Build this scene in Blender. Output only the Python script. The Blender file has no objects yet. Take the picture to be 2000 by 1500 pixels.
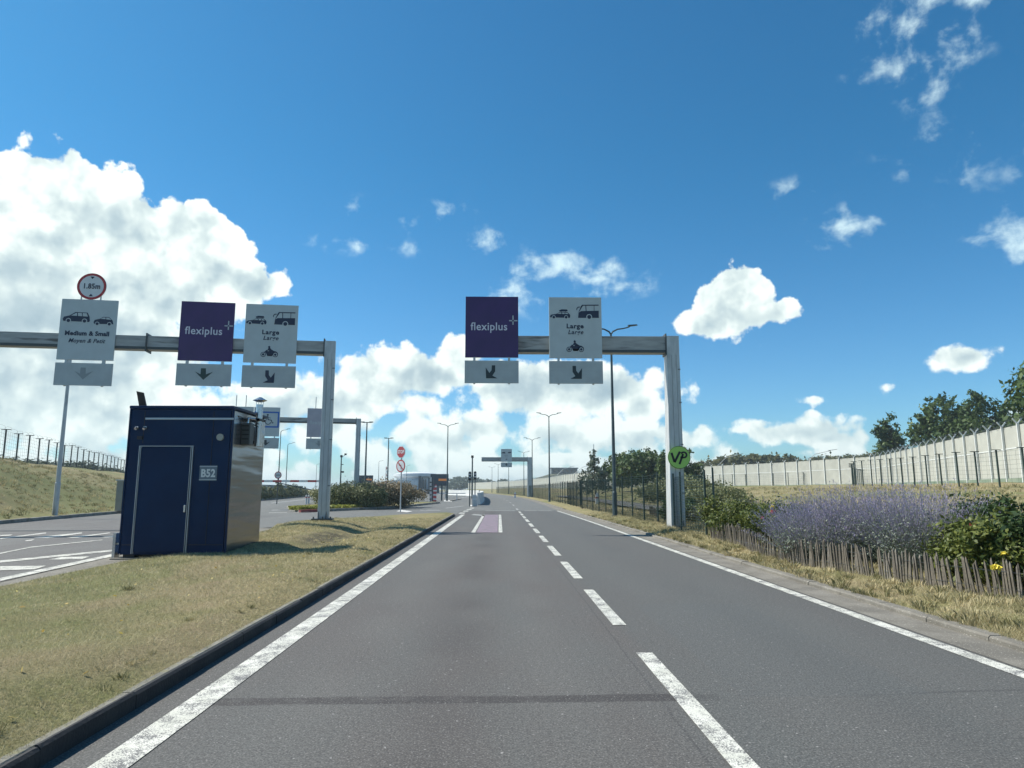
import bpy, bmesh, math, random
import numpy as np
from mathutils import Vector, Matrix, geometry
R=math.radians; pi=math.pi
S=bpy.context.scene; COL=S.collection
rnd=random.Random(7)

# ---------------------------------------------------------------- camera
FPX=1335.0; VX,VY=975.0,955.0; HC=1.5        # focal length in px of the 2000 px wide photo, road vanishing point, eye height
PITCH=math.atan((VY-750)/FPX); YAW=math.atan((1000-VX)/math.hypot(FPX,VY-750))
cam=bpy.data.objects.new('camera',bpy.data.cameras.new('camera')); COL.objects.link(cam)
cam.location=(0,0,HC); cam.rotation_euler=(pi/2+PITCH,0,-YAW)
cam.data.sensor_width=36; cam.data.lens=36*FPX/2000; cam.data.clip_start=.05; cam.data.clip_end=20000
S.camera=cam
_M=cam.rotation_euler.to_matrix()
def ray(px,py): return _M@Vector(((px-1000)/FPX,(750-py)/FPX,-1))
def G(px,py,z=0):                    # place on a level plane seen at a photo position
    d=ray(px,py); t=(z-HC)/d.z; return Vector((d.x*t,d.y*t,z))
def P(px,py,Y):                      # place at a known distance down the road
    d=ray(px,py); t=Y/d.y; return Vector((d.x*t,Y,HC+d.z*t))
def azel(px,py):
    d=ray(px,py).normalized(); return math.atan2(d.x,d.y),math.asin(d.z)

# ---------------------------------------------------------------- sun
SUN_EL=R(50); sx,sy=-.955,.297        # sun to the left, slightly ahead
sun_dir=Vector((sx*math.cos(SUN_EL),sy*math.cos(SUN_EL),math.sin(SUN_EL))).normalized()
sl=bpy.data.lights.new('sun','SUN'); sl.energy=4.9; sl.angle=R(.5); sl.color=(1,.955,.87)
so=bpy.data.objects.new('sun',sl); COL.objects.link(so); so.rotation_euler=sun_dir.to_track_quat('Z','Y').to_euler()
S.view_settings.view_transform='Standard'; S.view_settings.look='None'
S.view_settings.exposure=0.52; S.view_settings.gamma=1
S.cycles.max_bounces=6; S.cycles.transparent_max_bounces=12

# ---------------------------------------------------------------- world: clear sky with cumulus
W=bpy.data.worlds.new('World'); S.world=W; W.use_nodes=True
class NT:
    def __init__(s,t): s.t=t; s.n=t.nodes; s.l=t.links
    def new(s,ty,**k):
        n=s.n.new(ty)
        for a,b in k.items(): setattr(n,a,b)
        return n
    def put(s,sock,v):
        if isinstance(v,bpy.types.NodeSocket): s.l.new(v,sock)
        else: sock.default_value=v
    def m(s,op,a,b=0.,c=0.,clamp=False):
        n=s.new('ShaderNodeMath',operation=op,use_clamp=clamp)
        s.put(n.inputs[0],a); s.put(n.inputs[1],b)
        if op in('MULTIPLY_ADD','SMOOTH_MAX','SMOOTH_MIN'): s.put(n.inputs[2],c)
        return n.outputs[0]
    def v(s,op,a,b=(0,0,0),sc=None):
        n=s.new('ShaderNodeVectorMath',operation=op); s.put(n.inputs[0],a)
        if op not in('LENGTH','NORMALIZE','SCALE'): s.put(n.inputs[1],b)
        if sc is not None: s.put(n.inputs['Scale'],sc)
        return n.outputs['Value'] if op in('LENGTH','DOT_PRODUCT') else n.outputs[0]
    def mix(s,f,a,b,ty='RGBA',bl='MIX'):
        n=s.new('ShaderNodeMix',data_type=ty)
        if ty=='RGBA':
            n.blend_type=bl; n.clamp_factor=True; i=(0,6,7,2)
        else: i=(0,2,3,0)
        s.put(n.inputs[i[0]],f); s.put(n.inputs[i[1]],a); s.put(n.inputs[i[2]],b)
        return n.outputs[i[3]]
    def ss(s,x,a,b,o0=0.,o1=1.):
        n=s.new('ShaderNodeMapRange',interpolation_type='SMOOTHSTEP')
        s.put(n.inputs[0],x); s.put(n.inputs[1],a); s.put(n.inputs[2],b); s.put(n.inputs[3],o0); s.put(n.inputs[4],o1)
        return n.outputs[0]
    def noise(s,vec,sc,det=4,ro=.5,dist=0.,dim='3D'):
        n=s.new('ShaderNodeTexNoise',noise_dimensions=dim); s.put(n.inputs['Vector'],vec)
        n.inputs['Scale'].default_value=sc; n.inputs['Detail'].default_value=det; n.inputs['Roughness'].default_value=ro; n.inputs['Distortion'].default_value=dist
        return n.outputs[0]
t=NT(W.node_tree); t.n.clear()
sky=t.new('ShaderNodeTexSky',sky_type='NISHITA',sun_disc=False,sun_elevation=SUN_EL,sun_rotation=math.atan2(sx,sy),air_density=1.0,dust_density=.35,ozone_density=2.2)
d=t.v('NORMALIZE',t.new('ShaderNodeTexCoord').outputs['Generated'])
xyz=t.new('ShaderNodeSeparateXYZ'); t.l.new(d,xyz.inputs[0])
az=t.m('ARCTAN2',xyz.outputs[0],xyz.outputs[1]); el=t.m('ARCSINE',xyz.outputs[2])
cx=t.new('ShaderNodeCombineXYZ'); t.l.new(az,cx.inputs[0]); t.l.new(el,cx.inputs[1]); p=cx.outputs[0]
# large cumulus: centre and half size, given at photo positions and turned into compass bearing / height
BLOBS=[(-160,520,330,260,1.5),(60,440,190,150,1.5),(160,400,120,100,1.2),(-20,600,330,170,1.5),(235,480,130,110,1.25),(385,500,105,105,1.25),(300,560,200,90,1.3),(480,560,85,48,.85),(180,660,260,110,1.2),(60,760,430,140,1.2),
 (735,740,85,70,1.0),(690,775,95,60,.9),(830,735,120,45,.8),(890,690,50,30,.6),(1040,760,150,60,1.0),(1150,765,160,55,1.0),(1250,790,55,35,.8),(640,830,90,45,.6),(520,800,130,60,.7),(820,790,50,30,.5),
 (1435,592,74,72,1.2),(1400,632,90,34,.9),(1510,612,42,24,.5),(940,840,70,45,.7),(1100,850,140,50,.55),(860,860,120,50,.6),(1240,860,60,40,.5),
 (1560,845,100,24,.75),(1620,858,80,18,.6),(1880,698,62,26,.7),(1590,780,26,10,.35)]
WISP=[(1080,530,84,51,0.76),(1170,545,105,54,0.81),(1010,570,77,36,0.52),(1090,575,84,45,0.47),(1810,50,112,165,0.59),(1740,130,84,45,0.47),(1720,30,112,45,0.38),(1900,0,126,39,0.57),(1650,445,87,45,0.59),(1560,380,56,30,0.33),(1970,440,98,51,0.71),(2010,480,98,45,0.57),(960,475,48,30,0.43),(810,435,50,21,0.34),(680,405,42,21,0.28),(710,478,112,18,0.36),(870,415,42,21,0.28),(2100,300,126,90,0.38),(1850,300,98,60,0.19)]
def field(pv,L):
    f=None
    for (bx,by,rx,ry,w) in L:
        a,e=azel(bx,by); a1,_=azel(bx+rx,by); a0,_=azel(bx-rx,by); _,e1=azel(bx,by-ry); _,e0=azel(bx,by+ry)
        q=t.v('MULTIPLY',t.v('SUBTRACT',pv,(a,e,0)),(2/(a1-a0),2/(e1-e0),0))
        g=t.m('MULTIPLY_ADD',t.v('LENGTH',q),-w,w)
        f=g if f is None else t.m('SMOOTH_MAX',f,g,.12)
    return f
def billow(pv,det=6):
    f1=t.noise(pv,17,det,.56,0,'2D')
    vo=t.new('ShaderNodeTexVoronoi',feature='F1',voronoi_dimensions='2D'); vo.inputs['Scale'].default_value=30
    wv=t.v('ADD',pv,t.v('SCALE',t.v('SUBTRACT',WARP,(.5,.5,.5)),sc=.03)); t.put(vo.inputs['Vector'],wv)
    return t.m('ADD',t.m('MULTIPLY',t.m('SUBTRACT',f1,.5),1.5),t.m('MULTIPLY',t.m('SUBTRACT',.52,vo.outputs['Distance']),.50))
wn_=t.new('ShaderNodeTexNoise',noise_dimensions='2D'); t.put(wn_.inputs['Vector'],p); wn_.inputs['Scale'].default_value=40; wn_.inputs['Detail'].default_value=3; wn_.inputs['Roughness'].default_value=.6
WARP=wn_.outputs['Color']
FB=t.m('ADD',field(p,BLOBS),.10)
low=t.noise(t.v('MULTIPLY',p,(1,2.0,1)),9,2,.5,0,'2D')
band=t.m('ADD',t.ss(el,.0,.19,.34,-.95),t.m('MULTIPLY',t.m('SUBTRACT',low,.5),2.0))
FBB=t.m('SMOOTH_MAX',FB,band,.1)
FBB=t.m('MAXIMUM',FBB,-1.2)
b0=billow(p); l2=(-.014,.020,0); s0=billow(p,3); s1=billow(t.v('ADD',p,l2),3)
den=t.m('ADD',FBB,t.m('MULTIPLY',b0,.8))
soft=t.ss(el,.05,.35,.30,.13)
alpha=t.ss(den,.04,t.m('ADD',soft,.04))
fw=field(p,WISP); wn=t.noise(t.v('MULTIPLY',p,(1,1.2,1)),19,6,.55,.1,'2D')
aw=t.m('MULTIPLY',t.ss(t.m('ADD',fw,t.m('MULTIPLY',t.m('SUBTRACT',wn,.5),3.0)),.10,1.25),.85)
aw=t.m('MULTIPLY',aw,t.ss(fw,-.25,.15))
dif=t.m('SUBTRACT',s0,s1)
thick=t.ss(FB,.25,.95)
mid=t.noise(p,8,2,.5,0,'2D')
lit=t.m('ADD',t.m('MULTIPLY_ADD',dif,.62,.97),t.m('MULTIPLY',t.m('MULTIPLY',thick,t.ss(el,.12,.42,1.,.35)),-.40))
lit=t.m('ADD',lit,t.m('MULTIPLY',t.m('SUBTRACT',mid,.5),.62))
lit=t.m('ADD',lit,t.ss(den,.0,.35,.12,-.04),clamp=True)
ramp=t.new('ShaderNodeValToRGB'); cr=ramp.color_ramp
cr.elements[0].position=0; cr.elements[0].color=(.26,.36,.42,1)
cr.elements[1].position=1; cr.elements[1].color=(.76,.82,.79,1)
e=cr.elements.new(.45); e.color=(.37,.47,.51,1)
e=cr.elements.new(.75); e.color=(.54,.63,.63,1)
t.l.new(lit,ramp.inputs[0])
lowhaze=t.ss(el,0,.16,.35,0.)
ccol=t.mix(lowhaze,ramp.outputs[0],(.50,.64,.66,1))
ccol10=t.v('SCALE',ccol,sc=10.)
# the clear air: Nishita radiance, deepened the way the camera rendered it
hsv=t.new('ShaderNodeHueSaturation'); hsv.inputs['Saturation'].default_value=1.12; hsv.inputs['Value'].default_value=.98
t.l.new(sky.outputs[0],hsv.inputs['Color'])
skyc=t.mix(1.,hsv.outputs[0],t.mix(t.ss(el,0,.5),(.50,.82,1.02,1),(.27,.80,.93,1)),bl='MULTIPLY')
wc=t.mix(aw,skyc,t.v('SCALE',(.62,.78,.80),sc=10.))
wc=t.mix(alpha,wc,ccol10)
bg=t.new('ShaderNodeBackground'); bg.inputs[1].default_value=.1; t.l.new(wc,bg.inputs[0])
out=t.new('ShaderNodeOutputWorld'); t.l.new(bg.outputs[0],out.inputs[0])

# ---------------------------------------------------------------- materials
MATS={}
def mat(name,c1,c2=None,sc=3.,rough=.7,metal=0.,bump=0.,bsc=None,spec=.5,det=5,c3=None,sc3=.5,stretch=(1,1,1),speck=None,sub=None,coord='Object'):
    if name in MATS: return MATS[name]
    m=bpy.data.materials.new(name); m.use_nodes=True; k=NT(m.node_tree); k.n.clear()
    o=k.new('ShaderNodeOutputMaterial'); b=k.new('ShaderNodeBsdfPrincipled'); k.l.new(b.outputs[0],o.inputs[0])
    co=k.new('ShaderNodeTexCoord').outputs[coord]; cv=k.v('MULTIPLY',co,stretch) if stretch!=(1,1,1) else co
    c=(*c1,1)
    if c2:
        c=k.mix(k.ss(k.noise(cv,sc,det,.6),.33,.67),(*c1,1),(*c2,1))
    if c3: c=k.mix(k.ss(k.noise(cv,sc3,3,.6),.52,.68),c,(*c3,1))
    if speck:
        c=k.mix(k.ss(k.noise(co,speck[0],1,.5),speck[2],speck[2]+.06),c,(*speck[1],1))
    k.put(b.inputs['Base Color'],c); b.inputs['Roughness'].default_value=rough; b.inputs['Metallic'].default_value=metal
    b.inputs['Specular IOR Level'].default_value=spec
    if bump:
        bn=k.new('ShaderNodeBump'); bn.inputs['Strength'].default_value=bump; bn.inputs['Distance'].default_value=.02
        k.l.new(k.noise(co,bsc or sc*4,4,.6),bn.inputs['Height']); k.l.new(bn.outputs[0],b.inputs['Normal'])
    MATS[name]=m; return m
def leafmat(name,ca,cb,tr=.25,rough=.55):
    m=bpy.data.materials.new(name); m.use_nodes=True; k=NT(m.node_tree); k.n.clear()
    o=k.new('ShaderNodeOutputMaterial'); b=k.new('ShaderNodeBsdfPrincipled'); tl=k.new('ShaderNodeBsdfTranslucent'); mx=k.new('ShaderNodeMixShader')
    a=k.new('ShaderNodeAttribute',attribute_name='tone')
    c=k.mix(a.outputs['Fac'],(*ca,1),(*cb,1)); k.put(b.inputs['Base Color'],c); k.put(tl.inputs[0],c)
    b.inputs['Roughness'].default_value=rough; b.inputs['Specular IOR Level'].default_value=.3
    mx.inputs[0].default_value=tr; k.l.new(b.outputs[0],mx.inputs[1]); k.l.new(tl.outputs[0],mx.inputs[2]); k.l.new(mx.outputs[0],o.inputs[0])
    MATS[name]=m; return m

def asphalt(name,ca,cb,cw,main=False):
    m=bpy.data.materials.new(name); m.use_nodes=True; k=NT(m.node_tree); k.n.clear()
    o=k.new('ShaderNodeOutputMaterial'); b=k.new('ShaderNodeBsdfPrincipled'); k.l.new(b.outputs[0],o.inputs[0])
    co=k.new('ShaderNodeTexCoord').outputs['Object']; s=k.new('ShaderNodeSeparateXYZ'); k.l.new(co,s.inputs[0]); x,y=s.outputs[0],s.outputs[1]
    c=k.mix(k.ss(k.noise(k.v('MULTIPLY',co,(1,.25,1)),.7,4,.6),.35,.65),(*ca,1),(*cb,1))
    if main:
        # wheel paths polished lighter, oil strip between them, tar seams
        wx=k.m('ADD',x,k.m('MULTIPLY',k.m('SUBTRACT',k.noise(k.v('MULTIPLY',co,(0,.12,0)),1,2),.5),.35))
        for c0,w,f,cc in((-1.3,.33,.6,cw),(.45,.33,.6,cw),(2.1,.3,.5,cw),(3.6,.3,.45,cw),(-.42,.36,.65,(.060,.053,.049)),(2.85,.3,.5,(.058,.058,.056))):
            g=k.ss(k.m('ABSOLUTE',k.m('SUBTRACT',wx,c0)),0,w*1.5,f,0.)
            c=k.mix(k.m('MULTIPLY',g,k.ss(k.noise(co,.5,2),.3,.6)),c,(*cc,1))
        xe=k.m('ADD',y,k.m('MULTIPLY',k.m('SUBTRACT',k.noise(co,1.2,3),.5),.10))
        def seam(c,yy,w,x0,x1,f,slope=0.):
            q=k.m('ADD',xe,k.m('MULTIPLY',x,-slope))
            g=k.ss(k.m('ABSOLUTE',k.m('SUBTRACT',q,yy)),w*.7,w,f,0.)
            g=k.m('MULTIPLY',g,k.ss(x,x0,x0+.15)); g=k.m('MULTIPLY',g,k.ss(x,x1-.1,x1,1.,0.))
            g=k.m('MULTIPLY',g,k.ss(k.noise(co,6,3),.25,.5,.45,1.))
            return k.mix(g,c,(.038,.033,.031,1))
        c=seam(c,5.22,.10,-2.1,1.66,.85,.01); c=seam(c,5.06,.028,2.55,4.4,.9,.08); c=seam(c,4.55,.014,3.0,3.5,.8,-.05)
        # patch of newer asphalt in the right lane
        g=k.m('MULTIPLY',k.ss(xe,5.25,5.28),k.ss(xe,9.3,9.36,1.,0.)); g=k.m('MULTIPLY',g,k.m('MULTIPLY',k.ss(x,1.78,1.8),k.ss(x,3.2,3.23,1.,0.)))
        c=k.mix(k.m('MULTIPLY',g,.35),c,(.082,.092,.094,1))
    # dirt along the kerbs / random stains
    c=k.mix(k.ss(k.noise(co,.33,5,.7,1.),.58,.72,0.,.3),c,(.075,.07,.068,1))
    # aggregate
    if main:
        c=k.mix(k.ss(x,1.25,1.45,0.,.55),c,(.088,.093,.087,1)); c=k.mix(k.ss(k.m('ABSOLUTE',k.m('SUBTRACT',x,k.m('MULTIPLY_ADD',k.noise(co,2,3),.05,1.14))),.004,.014,.6,0.),c,(.05,.048,.046,1))
    f=k.noise(co,75,3,.7); f2=k.noise(co,24,3,.7); c=k.mix(k.ss(f,.36,.50,.75,0.),c,(.030,.029,.029,1)); c=k.mix(k.ss(f,.54,.66,0.,.75),c,(.23,.22,.205,1)); c=k.mix(k.ss(f2,.35,.5,.4,0.),c,(.05,.047,.045,1)); c=k.mix(k.ss(f2,.55,.7,0.,.35),c,(.17,.163,.15,1))
    vo=k.new('ShaderNodeTexVoronoi',feature='DISTANCE_TO_EDGE',voronoi_dimensions='2D'); vo.inputs['Scale'].default_value=.32; nz_=k.new('ShaderNodeTexNoise'); k.put(nz_.inputs['Vector'],co); nz_.inputs['Scale'].default_value=1.6; nz_.inputs['Detail'].default_value=5
    k.put(vo.inputs['Vector'],k.v('ADD',co,k.v('SCALE',nz_.outputs['Color'],sc=.55))); c=k.mix(k.m('MULTIPLY',k.ss(vo.outputs[0],.0015,.005,.7,0.),k.ss(k.noise(co,.21,2),.64,.7)),c,(.04,.038,.036,1))
    c=k.mix(k.ss(k.noise(co,31,1,.5),.72,.76,0.,.7),c,(.34,.33,.31,1))
    k.put(b.inputs['Base Color'],c); b.inputs['Roughness'].default_value=.78; b.inputs['Specular IOR Level'].default_value=.35
    bn=k.new('ShaderNodeBump'); bn.inputs['Strength'].default_value=.35; bn.inputs['Distance'].default_value=.006; k.l.new(f,bn.inputs['Height']); k.l.new(bn.outputs[0],b.inputs['Normal'])
    MATS[name]=m; return m
M_ROAD=asphalt('road_asphalt',(.096,.087,.079),(.096,.096,.089),(.118,.114,.104),True)
M_PLAZA=asphalt('plaza_asphalt',(.135,.14,.13),(.16,.16,.147),(.14,.14,.14))
M_LROAD=asphalt('left_asphalt',(.105,.098,.093),(.13,.13,.122),(.14,.14,.14))

def paint(name,col,under,wear=.5):
    m=bpy.data.materials.new(name); m.use_nodes=True; k=NT(m.node_tree); k.n.clear()
    o=k.new('ShaderNodeOutputMaterial'); b=k.new('ShaderNodeBsdfPrincipled'); k.l.new(b.outputs[0],o.inputs[0])
    co=k.new('ShaderNodeTexCoord').outputs['Object']
    c=k.mix(k.ss(k.noise(co,3,4,.6),.35,.65),(*col,1),(col[0]*.82,col[1]*.83,col[2]*.8,1))
    f=k.m('ADD',k.noise(co,120,2,.6),k.m('MULTIPLY',k.noise(co,5,5,.75,.5),.9))
    c=k.mix(k.ss(f,wear+.62,wear+.74),c,(*under,1)); k.put(b.inputs['Base Color'],c); b.inputs['Roughness'].default_value=.6
    MATS[name]=m; return m
M_WHITE=paint('road_paint',(.66,.645,.57),(.13,.125,.12),.31)
M_WHITE2=paint('road_paint_worn',(.58,.57,.52),(.13,.125,.12),.24)
M_PINK=paint('pink_paint',(.34,.22,.28),(.13,.12,.12),.24)

def grassmat():
    m=bpy.data.materials.new('dry_grass_ground'); m.use_nodes=True; k=NT(m.node_tree); k.n.clear()
    o=k.new('ShaderNodeOutputMaterial'); b=k.new('ShaderNodeBsdfPrincipled'); k.l.new(b.outputs[0],o.inputs[0])
    co=k.new('ShaderNodeTexCoord').outputs['Object']
    c=k.mix(k.ss(k.noise(co,.55,5,.65),.38,.62),(.34,.28,.145,1),(.23,.22,.09,1))
    c=k.mix(k.ss(k.noise(co,2.3,5,.7),.42,.66),c,(.36,.29,.17,1))
    g=k.v('LENGTH',k.v('MULTIPLY',k.v('SUBTRACT',co,(-4.85,20.0,0)),(.85,.30,0))); sc_=k.m('MULTIPLY',k.ss(g,.35,1.,1.,0.),k.ss(k.noise(k.v('MULTIPLY',co,(1,.4,1)),5,4,.7),.38,.50))
    c=k.mix(sc_,c,(.075,.066,.05,1))
    c=k.mix(k.ss(k.noise(co,5,5,.7),.57,.7,0.,.75),c,(.09,.115,.035,1))
    c=k.mix(k.ss(k.noise(co,30,5,.75),.40,.60,.72,0.),c,(.085,.075,.035,1))
    c=k.mix(k.ss(k.noise(k.v('MULTIPLY',co,(1,1,1)),90,2,.6),.56,.7,0.,.6),c,(.42,.37,.22,1))
    c=k.mix(k.ss(k.noise(k.v('MULTIPLY',co,(1,.4,1)),.09,4,.65),.45,.6,0.,.7),c,(.13,.15,.055,1)); c=k.mix(k.ss(k.noise(k.v('MULTIPLY',co,(1,.3,1)),.22,4,.7),.56,.66,0.,.8),c,(.27,.21,.13,1))
    k.put(b.inputs['Base Color'],c); b.inputs['Roughness'].default_value=.9; b.inputs['Specular IOR Level'].default_value=.15
    bn=k.new('ShaderNodeBump'); bn.inputs['Strength'].default_value=.9; bn.inputs['Distance'].default_value=.03
    k.l.new(k.noise(co,28,5,.75),bn.inputs['Height']); k.l.new(bn.outputs[0],b.inputs['Normal'])
    MATS['grass']=m; return m
M_GRASS=grassmat()
M_SOIL=mat('bare_soil',(.16,.125,.085),(.075,.06,.045),9,.95,bump=.8,bsc=30)
M_CONC=mat('kerb_concrete',(.30,.285,.25),(.20,.19,.165),4,.85,bump=.4,bsc=60,c3=(.14,.125,.10),sc3=1.3)
M_CONCP=mat('pale_concrete',(.58,.57,.53),(.48,.47,.44),3,.8,bump=.2,bsc=40)
M_DIRTC=mat('gutter_concrete',(.20,.185,.155),(.14,.128,.105),2.2,.9,bump=.4,bsc=70,c3=(.13,.12,.10),sc3=.7,speck=(60,(.4,.38,.33),.66))
M_GALV=mat('galvanised_steel',(.56,.575,.565),(.44,.455,.45),5,.5,.25,bump=.05,stretch=(1,1,.25),c3=(.19,.19,.185),sc3=1.5)
M_BEAM=mat('weathered_beam',(.42,.42,.40),(.31,.31,.295),3,.6,.1,stretch=(.4,1,2.5),c3=(.09,.085,.08),sc3=1.2)
M_SIGNW=mat('sign_face_grey',(.50,.545,.54),(.46,.50,.495),2,.45,speck=None)
M_SLAT=mat('sign_slat',(.46,.50,.49),(.41,.44,.435),2,.5)
M_PURP=mat('purple_face',(.048,.010,.105),(.038,.008,.085),1.5,.35)
M_MAUVE=mat('glare_paled_purple_face',(.42,.39,.43),(.37,.345,.385),1.5,.4)  # purple sign face with haze glare mixed into its colour
M_NAVY=mat('navy_ink',(.008,.018,.05),rough=.5)
M_LETW=mat('white_lettering',(.66,.64,.70),rough=.5)
M_ARR=mat('arrow_ink',(.02,.035,.04),rough=.6)
M_ARRG=mat('dark_green_arrow',(.02,.05,.045),rough=.6)
M_ARRF=mat('faded_arrow',(.27,.30,.30),rough=.6)
M_RED=mat('sign_red',(.45,.025,.03),(.38,.03,.03),6,.45)
M_REDF=mat('faded_red',(.50,.06,.07),(.42,.07,.07),6,.5)
M_WS=mat('sign_white',(.72,.73,.72),(.66,.67,.66),4,.45)
M_BLACK=mat('black_paint',(.012,.012,.014),rough=.5)
M_GREEN=mat('disc_green',(.42,.70,.14),(.37,.64,.12),3,.45)
M_BLUE=mat('sign_blue',(.01,.11,.42),rough=.45)
M_POLE=mat('dark_lamp_post',(.055,.085,.095),(.04,.065,.075),3,.5,.2)
M_FENCE=mat('green_fence_steel',(.018,.042,.035),(.025,.05,.042),5,.5)
M_FGREY=mat('grey_fence_steel',(.06,.07,.072),(.05,.06,.06),5,.5)
M_NAVYP=mat('navy_cladding',(.0014,.017,.060),(.0022,.023,.074),1.2,.42,.0,bump=.05,bsc=3,spec=.16)
M_TRIM=mat('aluminium_trim',(.40,.42,.44),rough=.35,metal=.7)
M_STEEL=mat('stainless_steel',(.55,.56,.57),(.42,.43,.44),3,.25,.9,bump=.05)
M_WALL=mat('security_wall_concrete',(.43,.43,.375),(.36,.36,.315),.6,.85,c3=(.36,.36,.32),sc3=.25)
M_WALLB=mat('security_wall_base',(.15,.20,.14),(.22,.26,.19),.5,.9)
M_POSTW=mat('white_post_paint',(.66,.67,.64),(.58,.59,.56),3,.6)
M_PALE=mat('chestnut_paling',(.18,.155,.118),(.10,.086,.066),6,.9,bump=.5,bsc=30,stretch=(1,1,.2),c3=(.22,.20,.17),sc3=4)
M_BARK=mat('bark',(.10,.085,.065),(.06,.05,.04),8,.9,bump=.6)
M_ORANGE=None
M_WBAR=mat('white_barrier',(.62,.63,.61),(.52,.53,.51),.8,.7)
M_REDK=mat('red_kerb_paint',(.33,.07,.06),(.25,.06,.05),3,.7)
M_CARD=mat('dark_car_paint',(.015,.022,.035),rough=.25); M_CARW=mat('white_car_paint',(.6,.61,.62),rough=.25)
M_GLASS=mat('dark_glass',(.01,.013,.016),rough=.08); M_TYRE=mat('tyre_rubber',(.012,.012,.012),rough=.9)
M_BLD=mat('building_cladding',(.62,.65,.66),(.55,.58,.60),.3,.6); M_BLDW=mat('building_white',(.62,.65,.66),rough=.6); M_BLDD=mat('building_dark',(.06,.075,.09),rough=.5)
L_TREE=leafmat('tree_leaf',(.035,.07,.022),(.12,.17,.05))
L_TREE2=leafmat('tree_leaf_olive',(.075,.085,.03),(.17,.16,.065))
L_TREEB=leafmat('tree_leaf_bluish',(.05,.075,.05),(.15,.18,.125))
L_BUSH=leafmat('bush_leaf',(.20,.165,.095),(.40,.32,.20))
L_BUSHG=leafmat('bush_leaf_green',(.10,.12,.055),(.25,.26,.12))
L_ROSE=leafmat('rose_leaf',(.045,.075,.016),(.17,.19,.04))
L_ROSED=leafmat('rose_leaf_dark',(.022,.05,.018),(.075,.12,.035))
L_LIME=leafmat('lime_ground_leaf',(.24,.27,.05),(.38,.38,.08))
L_GRASS=leafmat('grass_blade',(.17,.17,.068),(.60,.51,.30),.2,.7)
L_STEM=leafmat('sage_stem',(.10,.13,.09),(.30,.33,.26),.1)
L_FLOW=leafmat('lilac_flower',(.20,.17,.28),(.52,.46,.62),.2)

# ---------------------------------------------------------------- builders
def tag(o,label=None,cat=None,group=None,kind=None):
    if label: o['label']=label
    if cat: o['category']=cat
    if group: o['group']=group
    if kind: o['kind']=kind
    return o
def thing(name,label,cat,loc=(0,0,0),rz=0,group=None):
    o=bpy.data.objects.new(name,None); COL.objects.link(o); o.location=loc; o.rotation_euler=(0,0,rz); o.empty_display_size=.2
    return tag(o,label,cat,group)
def kids(o): return [c for c in bpy.data.objects if c.parent==o]
def dup(o,parent=None,loc=None,rz=None,label=None,scale=None,_k=None):
    if _k is None:
        _k={}
        for c in bpy.data.objects:
            if c.parent: _k.setdefault(c.parent.name,[]).append(c)
    c=o.copy(); COL.objects.link(c); c.parent=parent
    if loc is not None: c.location=loc
    if rz is not None: c.rotation_euler=(0,0,rz)
    if scale is not None: c.scale=scale
    if label: c['label']=label
    for ch in _k.get(o.name,[]): dup(ch,c,_k=_k)
    return c
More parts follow.
